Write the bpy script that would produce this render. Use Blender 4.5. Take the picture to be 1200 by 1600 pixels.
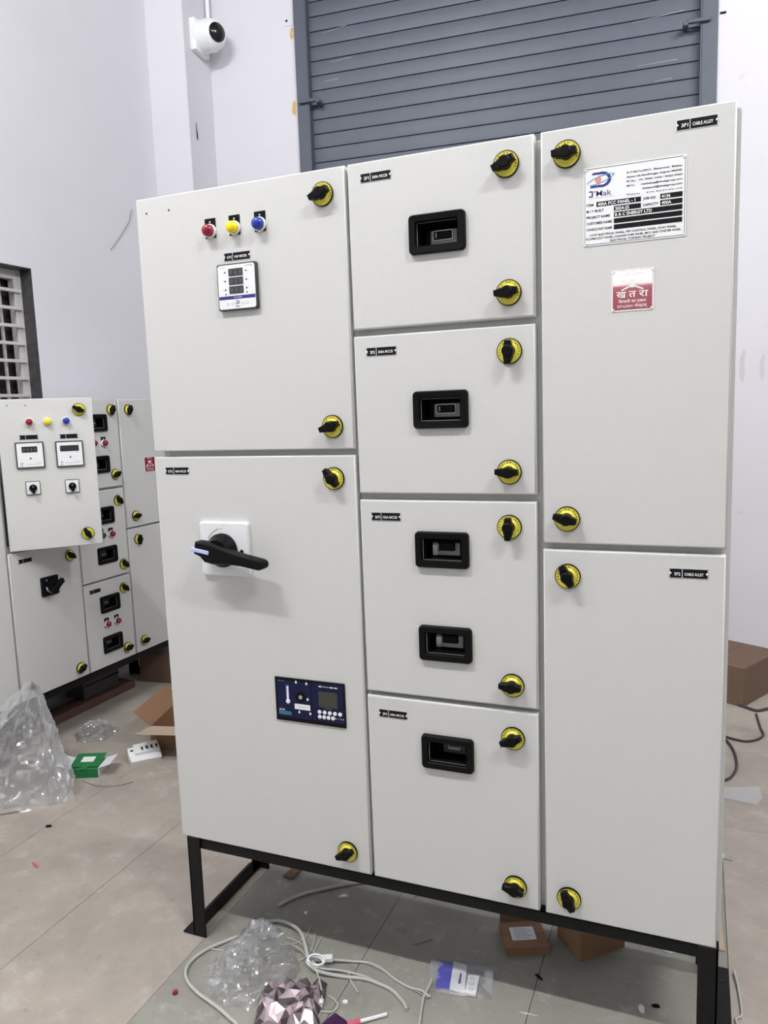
import bpy, bmesh, math, random
from mathutils import Matrix, Vector, noise

for o in list(bpy.data.objects):
    bpy.data.objects.remove(o, do_unlink=True)
S = bpy.context.scene
COL = S.collection
R = math.radians
random.seed(7)

# ------------------------------------------------------------------ camera
cd = bpy.data.cameras.new('camera')
cam = bpy.data.objects.new('camera', cd)
COL.objects.link(cam)
cd.sensor_fit = 'VERTICAL'
cd.sensor_height = 36.0
cd.lens = 1198.24 / 1600 * 36.0
cd.clip_start = 0.02
right = Vector((0.9262527, 0.37536943, -0.03396664))
up = Vector((-0.01821569, 0.13459857, 0.99073277))
back = Vector((0.37646265, -0.91705017, 0.1315099))
m = Matrix((right, up, back)).transposed().to_4x4()
m.translation = Vector((1.15919, -1.44071, 1.28669))
cam.matrix_world = m
S.camera = cam

# ------------------------------------------------------------------ view, world, lights
S.view_settings.view_transform = 'Standard'
S.view_settings.look = 'None'
S.view_settings.gamma = 1.0
S.view_settings.use_curve_mapping = False
S.view_settings.exposure = 0.27
W = bpy.data.worlds.new('world')
S.world = W
W.use_nodes = True
W.node_tree.nodes['Background'].inputs[0].default_value = (0.9, 0.95, 1.0, 1)
W.node_tree.nodes['Background'].inputs[1].default_value = 0.005


def area_light(name, loc, size, power, color=(1, 1, 1), target=None, sizey=0.06):
    l = bpy.data.lights.new(name, 'AREA')
    l.shape = 'RECTANGLE'
    l.size = size
    l.size_y = sizey
    l.energy = power
    l.color = color
    o = bpy.data.objects.new(name, l)
    COL.objects.link(o)
    o.location = loc
    if target is not None:
        o.rotation_euler = (Vector(target) - Vector(loc)).to_track_quat('-Z', 'Y').to_euler()
    return o


KEYC = (1.0, 0.992, 0.975)


def tube_light(name, loc, length, power, n=6):
    """bare fluorescent tube along x: a row of small lamps that shine to all sides"""
    for k in range(n):
        l = bpy.data.lights.new(name, 'POINT')
        l.energy = power / n
        l.color = KEYC
        l.shadow_soft_size = 0.025
        o = bpy.data.objects.new(name, l)
        COL.objects.link(o)
        o.location = (loc[0] + length * ((k + 0.5) / n - 0.5), loc[1], loc[2])


tube_light('ceiling_tube_and_fill', (-0.35, -1.52, 4.0), 1.2, 218)
tube_light('ceiling_tube_and_fill', (2.7, -1.52, 4.0), 1.2, 165)
tube_light('ceiling_tube_and_fill', (3.1, 0.30, 4.0), 1.2, 170)
area_light('ceiling_tube_and_fill', (-0.45, -4.2, 4.2), 1.2, 8, KEYC)  # this lamp and the next are added as weak ambient fill
area_light('ceiling_tube_and_fill', (2.9, -4.2, 4.2), 1.2, 8, KEYC)
# two tube lights on the wall behind the camera
area_light('wall_tube_light', (0.60, -5.9, 2.40), 0.6, 10, KEYC, (0.60, 0, 2.40), 0.17)
area_light('wall_tube_light', (0.95, -5.9, 3.56), 0.6, 9, KEYC, (0.95, 0, 3.56), 0.17)

# ------------------------------------------------------------------ materials
MATS = {}


def mat(name, col, rough=0.5, metal=0.0, spec=0.5, bump=0.0, bscale=200.0, var=0.0, vscale=4.0,
        emit=None, coat=0.0, objvar=0.0, stain=None, stains=None):
    if name in MATS:
        return MATS[name]
    mt = bpy.data.materials.new(name)
    mt.use_nodes = True
    nt = mt.node_tree
    b = nt.nodes['Principled BSDF']
    b.inputs['Base Color'].default_value = (*col, 1)
    b.inputs['Roughness'].default_value = rough
    b.inputs['Metallic'].default_value = metal
    b.inputs['Specular IOR Level'].default_value = spec
    b.inputs['Coat Weight'].default_value = coat
    if emit:
        b.inputs['Emission Color'].default_value = (*emit[0], 1)
        b.inputs['Emission Strength'].default_value = emit[1]
    tc = nt.nodes.new('ShaderNodeTexCoord')
    colsock = None
    if var or objvar or stain or stains:
        rgb = nt.nodes.new('ShaderNodeRGB')
        rgb.outputs[0].default_value = (*col, 1)
        colsock = rgb.outputs[0]
    geo = nt.nodes.new('ShaderNodeNewGeometry')
    if var:
        n = nt.nodes.new('ShaderNodeTexNoise')
        n.inputs['Scale'].default_value = vscale
        n.inputs['Detail'].default_value = 6
        n.inputs['Roughness'].default_value = 0.65
        nt.links.new(geo.outputs['Position'], n.inputs['Vector'])
        mr = nt.nodes.new('ShaderNodeMapRange')
        mr.inputs['From Min'].default_value = 0.3
        mr.inputs['From Max'].default_value = 0.7
        mr.inputs['To Min'].default_value = 1 - var
        mr.inputs['To Max'].default_value = 1 + var
        nt.links.new(n.outputs['Fac'], mr.inputs['Value'])
        hs = nt.nodes.new('ShaderNodeHueSaturation')
        nt.links.new(mr.outputs[0], hs.inputs['Value'])
        nt.links.new(colsock, hs.inputs['Color'])
        colsock = hs.outputs[0]
    if objvar:
        oi = nt.nodes.new('ShaderNodeObjectInfo')
        mr = nt.nodes.new('ShaderNodeMapRange')
        mr.inputs['To Min'].default_value = 1 - objvar
        mr.inputs['To Max'].default_value = 1 + objvar
        nt.links.new(oi.outputs['Random'], mr.inputs['Value'])
        hs = nt.nodes.new('ShaderNodeHueSaturation')
        nt.links.new(mr.outputs[0], hs.inputs['Value'])
        nt.links.new(colsock, hs.inputs['Color'])
        colsock = hs.outputs[0]
    for stain in (stains or ([stain] if stain else [])):     # (colour, scale, threshold low, threshold high)
        n = nt.nodes.new('ShaderNodeTexNoise')
        n.inputs['Scale'].default_value = stain[1]
        n.inputs['Detail'].default_value = 8
        n.inputs['Roughness'].default_value = 0.7
        nt.links.new(geo.outputs['Position'], n.inputs['Vector'])
        mr = nt.nodes.new('ShaderNodeMapRange')
        mr.inputs['From Min'].default_value = stain[2]
        mr.inputs['From Max'].default_value = stain[3]
        nt.links.new(n.outputs['Fac'], mr.inputs['Value'])
        mx = nt.nodes.new('ShaderNodeMix')
        mx.data_type = 'RGBA'
        nt.links.new(mr.outputs[0], mx.inputs[0])
        nt.links.new(colsock, mx.inputs[6])
        mx.inputs[7].default_value = (*stain[0], 1)
        colsock = mx.outputs[2]
    if colsock is not None:
        nt.links.new(colsock, b.inputs['Base Color'])
    if bump:
        n = nt.nodes.new('ShaderNodeTexNoise')
        n.inputs['Scale'].default_value = bscale
        n.inputs['Detail'].default_value = 3
        nt.links.new(geo.outputs['Position'], n.inputs['Vector'])
        bp = nt.nodes.new('ShaderNodeBump')
        bp.inputs['Strength'].default_value = bump
        bp.inputs['Distance'].default_value = 0.002
        nt.links.new(n.outputs['Fac'], bp.inputs['Height'])
        nt.links.new(bp.outputs[0], b.inputs['Normal'])
    MATS[name] = mt
    return mt


def plastic_film(name, col=(0.95, 0.97, 1.0), diff=0.08, gl0=0.05, gl1=0.6, rough=0.1):
    """thin clear film: mostly see-through, a little milky, glossy towards grazing angles"""
    mt = bpy.data.materials.new(name)
    mt.use_nodes = True
    nt = mt.node_tree
    nt.nodes.remove(nt.nodes['Principled BSDF'])
    out = nt.nodes['Material Output']
    tr = nt.nodes.new('ShaderNodeBsdfTransparent')
    df = nt.nodes.new('ShaderNodeBsdfDiffuse')
    df.inputs['Color'].default_value = (*col, 1)
    m1 = nt.nodes.new('ShaderNodeMixShader')
    m1.inputs[0].default_value = diff
    nt.links.new(tr.outputs[0], m1.inputs[1])
    nt.links.new(df.outputs[0], m1.inputs[2])
    gl = nt.nodes.new('ShaderNodeBsdfGlossy')
    gl.inputs['Roughness'].default_value = rough
    lw = nt.nodes.new('ShaderNodeLayerWeight')
    lw.inputs['Blend'].default_value = 0.3
    mr = nt.nodes.new('ShaderNodeMapRange')
    mr.inputs['To Min'].default_value = gl0
    mr.inputs['To Max'].default_value = gl1
    nt.links.new(lw.outputs['Facing'], mr.inputs['Value'])
    m2 = nt.nodes.new('ShaderNodeMixShader')
    nt.links.new(mr.outputs[0], m2.inputs[0])
    nt.links.new(m1.outputs[0], m2.inputs[1])
    nt.links.new(gl.outputs[0], m2.inputs[2])
    nt.links.new(m2.outputs[0], out.inputs['Surface'])
    MATS[name] = mt
    return mt


WALL = mat('white_wall_paint', (0.66, 0.655, 0.708), 0.75, bump=0.12, bscale=35, var=0.03, vscale=1.6)
WALLB = mat('white_wall_paint_scuffed', (0.66, 0.655, 0.708), 0.75, bump=0.15, bscale=35, var=0.03, vscale=1.6,
            stain=((0.50, 0.48, 0.47), 7.0, 0.66, 0.82))
CEIL = mat('ceiling_paint', (0.22, 0.22, 0.23), 0.8)
WALLF = mat('grey_wall_paint', (0.18, 0.18, 0.19), 0.8)
FWARM = mat('stone_warm_grey', (0.385, 0.345, 0.300), 0.62, spec=0.3, bump=0.25, bscale=60, var=0.13, vscale=5, objvar=0.05,
            stains=[((0.47, 0.44, 0.41), 10, 0.55, 0.72), ((0.20, 0.175, 0.155), 17, 0.60, 0.80), ((0.52, 0.49, 0.46), 48, 0.62, 0.72), ((0.22, 0.19, 0.17), 3.1, 0.55, 0.95)])
FGREEN = mat('stone_green_grey', (0.290, 0.286, 0.252), 0.6, spec=0.2, bump=0.25, bscale=60, var=0.13, vscale=5, objvar=0.05,
             stains=[((0.40, 0.40, 0.365), 12, 0.55, 0.72), ((0.17, 0.165, 0.145), 17, 0.60, 0.80), ((0.48, 0.48, 0.44), 48, 0.62, 0.72), ((0.20, 0.19, 0.165), 3.1, 0.55, 0.95)])
GROUT = mat('floor_joint', (0.14, 0.125, 0.11), 0.9)
POWDER = mat('powder_coat_light_grey', (0.625, 0.632, 0.622), 0.38, bump=0.25, bscale=420, spec=0.5)
POWDERI = mat('powder_coat_inside', (0.45, 0.45, 0.43), 0.5)
BLACKM = mat('black_painted_steel', (0.005, 0.005, 0.0055), 0.45, bump=0.2, bscale=150, spec=0.25)
GLAND = mat('gland_plate_darkened_for_shade', (0.20, 0.20, 0.19), 0.6)  # darker than the panel grey, so less bounce brightens the shade below
GASKET = mat('black_rubber_gasket', (0.01, 0.01, 0.01), 0.7)
BLACKP = mat('black_plastic', (0.004, 0.004, 0.0045), 0.42, spec=0.14)
BLACKG = mat('black_gloss', (0.01, 0.01, 0.012), 0.15)
YELLOW = mat('yellow_disc', (0.74, 0.67, 0.08), 0.3)
CHROME = mat('bright_steel', (0.75, 0.75, 0.76), 0.25, metal=1.0)
SILVER = mat('brushed_aluminium', (0.78, 0.78, 0.80), 0.35, metal=0.85)
WHITEP = mat('white_plastic', (0.82, 0.84, 0.86), 0.35)
WHITEINK = mat('white_print', (0.85, 0.85, 0.86), 0.5)
BLACKINK = mat('black_print', (0.006, 0.006, 0.008), 0.45, spec=0.2)
GREYINK = mat('grey_print', (0.35, 0.35, 0.38), 0.5)
NAVYINK = mat('navy_print', (0.03, 0.025, 0.22), 0.45)
CYANINK = mat('pale_blue_print', (0.10, 0.32, 0.52), 0.45)
CORALINK = mat('coral_print', (0.80, 0.25, 0.20), 0.45)
REDL = mat('red_lens', (0.25, 0.004, 0.022), 0.25, coat=0.3)
YELL = mat('yellow_lens', (0.95, 0.72, 0.0), 0.28, coat=0.3)
BLUEL = mat('blue_lens', (0.006, 0.03, 0.33), 0.25, coat=0.3)
GREENL = mat('dark_green_lens', (0.01, 0.05, 0.03), 0.25, coat=0.3)
SEGBG = mat('display_window', (0.035, 0.036, 0.04), 0.2)
SEGA = mat('display_segment', (0.12, 0.12, 0.115), 0.35)
LCD = mat('lcd_olive', (0.055, 0.06, 0.045), 0.35, spec=0.25)
NAVY = mat('navy_plastic', (0.006, 0.009, 0.045), 0.45, spec=0.25)
PALEBLUE = mat('pale_blue_plastic', (0.50, 0.58, 0.92), 0.35)
MIDGREY = mat('grey_plastic', (0.36, 0.36, 0.36), 0.4)
DKGREY = mat('dark_grey_plastic', (0.045, 0.045, 0.05), 0.4)
DRED = mat('sign_red', (0.29, 0.004, 0.03), 0.22, coat=0.6)
SHUT = mat('blue_grey_shutter_paint', (0.082, 0.096, 0.130), 0.45, bump=0.15, bscale=25, var=0.10, vscale=3, objvar=0.05)
SHUTG = mat('blue_grey_guide_paint', (0.075, 0.088, 0.122), 0.45, var=0.06, vscale=4)
CARD = mat('brown_cardboard', (0.27, 0.155, 0.085), 0.8, var=0.08, vscale=9)
CARDD = mat('dark_brown_cardboard', (0.16, 0.10, 0.07), 0.85, var=0.08, vscale=9)
CARDL = mat('lit_flap_pale_strip', (0.46, 0.36, 0.27), 0.8, var=0.06, vscale=12)  # lit tone for the open flap, own tone of the wooden strip
CABLE = mat('white_cable_sheath', (0.47, 0.47, 0.44), 0.4)
CABLEG = mat('grey_cable_sheath', (0.27, 0.26, 0.235), 0.5)
CABLEB = mat('dark_cable_sheath', (0.05, 0.04, 0.045), 0.5)
GREENB = mat('green_card', (0.01, 0.17, 0.045), 0.45)
BLUEB = mat('royal_blue_card', (0.02, 0.02, 0.55), 0.4)
FILM = plastic_film('clear_plastic_film', diff=0.09, gl0=0.10, gl1=0.6, rough=0.16)
FILM2 = plastic_film('milky_plastic_film', diff=0.13, gl0=0.08, gl1=0.7, rough=0.20)
FOILP = mat('pink_silver_foil', (0.62, 0.52, 0.55), 0.25, metal=0.75)
FOILD = mat('dark_foil_crease', (0.10, 0.08, 0.09), 0.35, metal=0.5)
GLASS = mat('dark_window_glass', (0.03, 0.02, 0.022), 0.15)
WFRAME = mat('off_white_window_paint', (0.55, 0.53, 0.54), 0.5, var=0.08, vscale=10)
STONEJ = mat('dark_granite_jamb', (0.05, 0.05, 0.055), 0.45, var=0.4, vscale=30)
CURT = mat('brown_curtain', (0.09, 0.055, 0.055), 0.8, var=0.4, vscale=14)
PURPLE = mat('purple_plastic', (0.05, 0.012, 0.06), 0.4)
PINK = mat('pink_plastic', (0.55, 0.10, 0.17), 0.4)
OCHRE = mat('ochre_paint', (0.60, 0.42, 0.12), 0.7)
BOLT = mat('zinc_bolt', (0.55, 0.55, 0.55), 0.3, metal=1.0)
WOOD = mat('dark_brown_wood', (0.10, 0.05, 0.04), 0.7, var=0.2, vscale=10)

# ------------------------------------------------------------------ mesh builder
_txt = {}


def text_mesh(s, bold=0.0):
    key = (s, bold)
    if key in _txt:
        return _txt[key]
    cu = bpy.data.curves.new('t', 'FONT')
    cu.body = s
    cu.size = 1.0
    cu.resolution_u = 2
    cu.offset = bold
    ob = bpy.data.objects.new('t', cu)
    COL.objects.link(ob)
    dg = bpy.context.evaluated_depsgraph_get()
    me = bpy.data.meshes.new_from_object(ob.evaluated_get(dg))
    vs = [v.co.copy() for v in me.vertices]
    fs = [tuple(p.vertices) for p in me.polygons]
    bpy.data.objects.remove(ob)
    bpy.data.curves.remove(cu)
    bpy.data.meshes.remove(me)
    _txt[key] = (vs, fs)
    return _txt[key]


def rrect(w, h, r, n=4, cx=0, cz=0):
    pts = []
    for (sx, sz, a0) in ((1, 1, 0), (-1, 1, 90), (-1, -1, 180), (1, -1, 270)):
        for k in range(n + 1):
            a = R(a0 + 90 * k / n)
            pts.append((cx + sx * (w / 2 - r) + r * math.cos(a), cz + sz * (h / 2 - r) + r * math.sin(a)))
    return pts


def catmull(pts, sub=6):
    P = [Vector(p) for p in pts]
    if len(P) < 3:
        return P
    P = [P[0] * 2 - P[1]] + P + [P[-1] * 2 - P[-2]]
    out = []
    for i in range(1, len(P) - 2):
        for k in range(sub):
            t = k / sub
            a, b, c, d = P[i - 1], P[i], P[i + 1], P[i + 2]
            out.append(0.5 * ((2 * b) + (c - a) * t + (2 * a - 5 * b + 4 * c - d) * t * t + (3 * b - a - 3 * c + d) * t ** 3))
    out.append(P[-2])
    return out


class MB:
    def __init__(s):
        s.bm = bmesh.new()
        s.mats = []

    def mi(s, m):
        if m not in s.mats:
            s.mats.append(m)
        return s.mats.index(m)

    def face(s, vs, m):
        try:
            f = s.bm.faces.new(vs)
            f.material_index = s.mi(m)
            return f
        except ValueError:
            return None

    def quad(s, pts, m):
        return s.face([s.bm.verts.new(p) for p in pts], m)

    def box(s, a, b, m, bev=0.0, seg=1, mtx=None):
        t = bmesh.new()
        bmesh.ops.create_cube(t, size=1)
        for v in t.verts:
            v.co = Vector(((a[0] + b[0]) / 2 + v.co.x * (b[0] - a[0]), (a[1] + b[1]) / 2 + v.co.y * (b[1] - a[1]),
                           (a[2] + b[2]) / 2 + v.co.z * (b[2] - a[2])))
        if bev:
            bmesh.ops.bevel(t, geom=list(t.edges), offset=bev, segments=seg, affect='EDGES', profile=0.5)
        if mtx:
            bmesh.ops.transform(t, matrix=mtx, verts=t.verts)
        s.merge(t, m)

    def merge(s, t, m):
        i = s.mi(m)
        mp = {}
        for v in t.verts:
            mp[v] = s.bm.verts.new(v.co)
        for f in t.faces:
            nf = s.bm.faces.new([mp[v] for v in f.verts])
            nf.material_index = i
        t.free()

    def loft(s, loops, m, cap0=True, cap1=True, closed=True):
        L = [[s.bm.verts.new(p) for p in lp] for lp in loops]
        n = len(L[0])
        for a, b in zip(L[:-1], L[1:]):
            for i in range(n if closed else n - 1):
                s.face((a[i], a[(i + 1) % n], b[(i + 1) % n], b[i]), m)
        if cap0:
            s.face(L[0][::-1], m)
        if cap1:
            s.face(L[-1], m)

    def prism(s, pts, y0, y1, m, inset=0.0):
        """polygon given in (x, z), extruded from y0 (back) to y1 (front, smaller y)"""
        cx = sum(p[0] for p in pts) / len(pts)
        cz = sum(p[1] for p in pts) / len(pts)
        loops = [[(x, y0, z) for x, z in pts]]
        if inset:
            w = max(abs(p[0] - cx) for p in pts)
            h = max(abs(p[1] - cz) for p in pts)
            loops.append([(x, y1 + inset, z) for x, z in pts])
            loops.append([(cx + (x - cx) * (1 - inset / w), y1, cz + (z - cz) * (1 - inset / h)) for x, z in pts])
        else:
            loops.append([(x, y1, z) for x, z in pts])
        s.loft(loops, m)

    def disc(s, x, z, prof, m, n=24, cap0=True, cap1=True):
        """lathe about the y axis through (x, z); prof = [(radius, y), ...]"""
        loops = [[(x + r * math.cos(2 * math.pi * k / n), y, z + r * math.sin(2 * math.pi * k / n)) for k in range(n)]
                 for r, y in prof]
        s.loft(loops, m, cap0, cap1)

    def ring(s, x, z, r0, r1, y, m, n=24):
        a = [(x + r0 * math.cos(2 * math.pi * k / n), y, z + r0 * math.sin(2 * math.pi * k / n)) for k in range(n)]
        b = [(x + r1 * math.cos(2 * math.pi * k / n), y, z + r1 * math.sin(2 * math.pi * k / n)) for k in range(n)]
        s.loft([a, b], m, False, False)

    def rect(s, x0, x1, z0, z1, y, m):
        s.quad(((x0, y, z0), (x1, y, z0), (x1, y, z1), (x0, y, z1)), m)

    def tube(s, pts, r, m, n=8, sub=6, smooth=True):
        P = catmull(pts, sub) if smooth else [Vector(p) for p in pts]
        loops = []
        prev = None
        for i, p in enumerate(P):
            d = (P[min(i + 1, len(P) - 1)] - P[max(i - 1, 0)])
            if d.length < 1e-9:
                d = Vector((1, 0, 0))
            d.normalize()
            ref = prev if prev is not None else (Vector((0, 0, 1)) if abs(d.z) < 0.9 else Vector((1, 0, 0)))
            u = ref - d * ref.dot(d)
            if u.length < 1e-6:
                u = Vector((1, 0, 0)) - d * d.x
            u.normalize()
            prev = u
            w = d.cross(u)
            loops.append([p + (u * math.cos(2 * math.pi * k / n) + w * math.sin(2 * math.pi * k / n)) * r for k in range(n)])
        s.loft(loops, m)

    def text(s, t, x, z, h, y, m, width=None, align='C', bold=0.0, maxw=None):
        """text in the x-z plane at depth y, cap height h; align C, L or R about x; z is the baseline middle"""
        vs, fs = text_mesh(t, bold)
        if not vs:
            return
        x0 = min(v.x for v in vs)
        x1 = max(v.x for v in vs)
        sc = h / 0.73
        sx = sc
        if width:
            sx = width / (x1 - x0)
        elif maxw and (x1 - x0) * sc > maxw:
            sx = maxw / (x1 - x0)
        off = {'C': (x0 + x1) / 2, 'L': x0, 'R': x1}[align]
        V = [s.bm.verts.new((x + (v.x - off) * sx, y, z + (v.y - 0.365) * sc)) for v in vs]
        for f in fs:
            s.face([V[i] for i in f], m)

    def mesh(s, name, smooth=True, ang=32):
        bm = s.bm
        bmesh.ops.recalc_face_normals(bm, faces=bm.faces) if False else None
        if smooth:
            bm.normal_update()
            for f in bm.faces:
                f.smooth = True
            for e in bm.edges:
                if len(e.link_faces) == 2:
                    if e.calc_face_angle(0) > R(ang):
                        e.smooth = False
        me = bpy.data.meshes.new(name)
        bm.to_mesh(me)
        bm.free()
        for m in s.mats:
            me.materials.append(m)
        return me

    def build(s, name, parent=None, loc=(0, 0, 0), rot=(0, 0, 0), smooth=True, ang=32):
        return add(name, s.mesh(name, smooth, ang), parent, loc, rot)


def add(name, me, parent=None, loc=(0, 0, 0), rot=(0, 0, 0)):
    o = bpy.data.objects.new(name, me)
    COL.objects.link(o)
    o.parent = parent
    o.location = loc
    o.rotation_euler = rot
    return o


def empty(name, loc=(0, 0, 0), rz=0.0):
    o = bpy.data.objects.new(name, None)
    COL.objects.link(o)
    o.location = loc
    o.rotation_euler = (0, 0, rz)
    o.empty_display_size = 0.1
    return o


def tag(o, label=None, cat=None, group=None, kind=None):
    if label:
        o['label'] = label
    if cat:
        o['category'] = cat
    if group:
        o['group'] = group
    if kind:
        o['kind'] = kind
    return o


# ------------------------------------------------------------------ room: floor of stone slabs
WX = 4.3
mb = MB()
mb.box((-1.75, -6.15, -0.12), (WX + 0.15, 2.95, -0.008), GROUT)
floor = tag(mb.build('floor'), 'worn grey stone slab floor with thin joints', kind='structure')


def slab_mesh(w, d, m, nm):
    t = MB()
    t.box((-w / 2, -d / 2, -0.02), (w / 2, d / 2, 0.0), m, bev=0.0005)
    return t.mesh(nm)


SW, SD, J = 0.4, 1.5, 0.0012
sm_w = slab_mesh(SW - J, SD - J, FWARM, 'slab_warm')
sm_g = slab_mesh(SW - J, SD - J, FGREEN, 'slab_green')
for i in range(-4, 11):
    xc = 0.047 + SW * i + SW / 2
    for j in range(-5, 2):
        yc = 0.95 + SD * j + SD / 2
        green = 0 <= i <= 2
        add('floor_slab', sm_g if green else sm_w, floor, (xc, yc, -0.0002 * ((i * 7 + j * 3) % 3)))

# ------------------------------------------------------------------ room: walls
# back wall runs at 5 degrees; local x along the wall, local -y towards the room
AZB = R(5)
OB = (1.2, 2.6, 0)
HT = 4.4


def back(name, mbx, parent=None):
    return mbx.build(name, parent, OB, (0, 0, AZB))


mb = MB()
mb.box((-3.2, 0, 0), (-1.985, 0.2, HT), WALLB)
mb.box((-0.048, 0, 0), (3.6, 0.2, HT), WALLB)
mb.box((-1.985, 0, 3.75), (-0.048, 0.2, HT), WALLB)
mb.box((-2.1, 0.16, -0.05), (0.1, 0.3, 3.8), WALL)
wb = tag(back('wall_back', mb), 'white plastered back wall around the roller shutter', kind='structure')

mb = MB()
mb.box((-2.95, -0.272, 0), (-2.551, 0.01, HT), WALL, bev=0.004)
tag(back('wall_pillar', mb), 'white square pillar standing out in the room corner', kind='structure')

# left wall at 89 degrees, with the window opening
AZL = R(89)
OL = (-1.533, 2.089, 0)


def left(name, mbx, parent=None):
    return mbx.build(name, parent, OL, (0, 0, AZL))


# local x: negative towards the camera side ; window right edge at x=-0.893, z up to 1.952
WXR, WXL, WZ0, WZ1 = -0.893, -1.85, 0.95, 1.952
mb = MB()
mb.box((WXR, 0, 0), (0.75, 0.25, HT), WALL)
mb.box((-8.2, 0, 0), (WXL, 0.25, HT), WALL)
mb.box((WXL, 0, 0), (WXR, 0.25, WZ0), WALL)
mb.box((WXL, 0, WZ1), (WXR, 0.25, HT), WALL)
wl = tag(left('wall_left', mb), 'tall white plastered wall with a barred window', kind='structure')

mb = MB()
mb.box((WX, -6.1, 0), (WX + 0.1, 3.0, HT), WALLF)
tag(mb.build('wall_right'), 'grey wall on the right side of the workshop', kind='structure')
mb = MB()
mb.box((-1.9, -6.1, 0), (WX + 0.1, -6.0, HT), WALLF)
tag(mb.build('wall_front'), 'grey wall behind the viewer', kind='structure')
mb = MB()
mb.box((-2.2, -6.1, HT), (WX + 0.1, 3.2, HT + 0.1), CEIL)
tag(mb.build('ceiling'), 'plain grey ceiling', kind='structure')

# window
win = tag(empty('window_1', OL, AZL), 'barred window with dark stone jambs in the left wall', kind='structure')
mb = MB()
mb.box((WXR - 0.004, 0.002, WZ0), (WXR + 0.004, 0.2, WZ1), STONEJ)
mb.box((WXL - 0.004, 0.002, WZ0), (WXL + 0.004, 0.2, WZ1), STONEJ)
mb.box((WXL, 0.002, WZ1 - 0.004), (WXR, 0.2, WZ1 + 0.004), STONEJ)
mb.box((WXL, -0.01, WZ0 - 0.02), (WXR, 0.2, WZ0 + 0.004), STONEJ)
mb.build('jamb_lining', win)
mb = MB()
fy0, fy1 = 0.063, 0.10
for a, b in (((WXR - 0.045, WZ0), (WXR - 0.004, WZ1)), ((WXL + 0.004, WZ0), (WXL + 0.045, WZ1)),
             ((WXL + 0.045, WZ1 - 0.045), (WXR - 0.045, WZ1 - 0.004)), ((WXL + 0.045, WZ0 + 0.004), (WXR - 0.045, WZ0 + 0.045))):
    mb.box((a[0], fy0, a[1]), (b[0], fy1, b[1]), WFRAME, bev=0.002)
mb.build('window_frame', win)
t = MB()
t.box((WXL + 0.02, -0.007, -0.007), (WXR - 0.02, 0.007, 0.007), WFRAME, bev=0.0015)
barm = t.mesh('bar')
k = 0
z = WZ1 - 0.095
while z > WZ0 + 0.05:
    add('window_bar', barm, win, (0, fy0 - 0.006, z))
    z -= 0.0755
t = MB()
t.box((-0.005, -0.005, WZ0 + 0.04), (0.005, 0.005, WZ1 - 0.04), WFRAME)
vbm = t.mesh('upright_bar')
x = WXR - 0.10
while x > WXL + 0.06:
    add('upright_bar', vbm, win, (x, 0.092, 0))
    x -= 0.055
mb = MB()
mb.box((WXL + 0.03, 0.115, WZ0 + 0.03), (WXR - 0.03, 0.12, WZ1 - 0.03), GLASS)
mb.build('window_pane', win)
mb = MB()
loop0, loop1 = [], []
mb2 = []
for k in range(60):
    xx = WXL + 0.02 + (WXR - WXL - 0.04) * k / 59
    yy = 0.16 + 0.012 * math.sin(k * 1.7)
    loop0.append((xx, yy, WZ0 + 0.02))
    loop1.append((xx, yy, WZ1 - 0.14))
mb.loft([loop0, loop1], CURT, False, False, closed=False)
mb.build('curtain', win)
mb = MB()
mb.box((WXL - 0.02, 0.2, WZ0 - 0.05), (WXR + 0.02, 0.22, WZ1 + 0.05), STONEJ)
mb.build('window_back', win)

# ------------------------------------------------------------------ rolling shutter
sh = empty('rolling_shutter', OB, AZB)
tag(sh, 'blue-grey metal roller shutter of horizontal slats behind the big panel', 'shutter')
t = MB()
pr = [(0.004, -0.0365), (-0.0080, -0.0345), (-0.0092, -0.022), (-0.0098, 0.0), (-0.0092, 0.022), (-0.0080, 0.0330), (0.004, 0.0345),
      (0.012, 0.0345), (0.012, -0.0365)]
L0 = [(-1.99, y, z) for y, z in pr]
L1 = [(-0.045, y, z) for y, z in pr]
t.loft([L0, L1], SHUT)
slm = t.mesh('slat', ang=25)
z = 2.764 - 0.073 * 38 + 0.0365
i = 0
while z < 3.8:
    if z > 0.03:
        add('slat', slm, sh, (0, 0.045, z))
    z += 0.073
for (xa, xb, nm) in ((-2.048, -1.985, 'l'), (-0.055, 0.012, 'r')):
    mb = MB()
    mb.box((xa, -0.012, 0), (xb, 0.0, 3.75), SHUTG, bev=0.002)
    xin = xb if nm == 'l' else xa
    sgn = 1 if nm == 'l' else -1
    mb.box((min(xin, xin + sgn * 0.006), -0.012, 0), (max(xin, xin + sgn * 0.006), 0.05, 3.75), SHUTG)
    mb.build('guide_channel', sh)
for (xa, xb, z, nm) in ((-2.035, -1.925, 2.915, 'l'), (-0.125, -0.02, 2.985, 'r')):
    mb = MB()
    mb.box((xa, -0.03, z - 0.009), (xb, -0.013, z + 0.009), SHUTG, bev=0.003)
    xx = xb if nm == 'l' else xa
    mb.box((xx - 0.012, -0.034, z - 0.018), (xx + 0.012, 0.03, z + 0.002), SHUTG, bev=0.003)
    mb.build('slide_bolt', sh)

SCR = mat('bare_metal_scratch', (0.42, 0.43, 0.46), 0.5)
for (ua, za, ub, zb) in ((-1.91, 3.255, -1.77, 3.275), (-1.87, 3.11, -1.75, 3.115), (-1.91, 3.02, -1.83, 3.022), (-0.36, 3.045, -0.13, 3.062), (-0.255, 2.773, -0.18, 2.776), (-0.335, 2.852, -0.155, 2.855)):
    mb = MB()
    mb.quad([(ua, 0.0345, za), (ub, 0.0345, zb), (ub, 0.0345, zb + 0.0022), (ua, 0.0345, za + 0.0012)], SCR)
    mb.build('scratch', sh, smooth=False)

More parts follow.
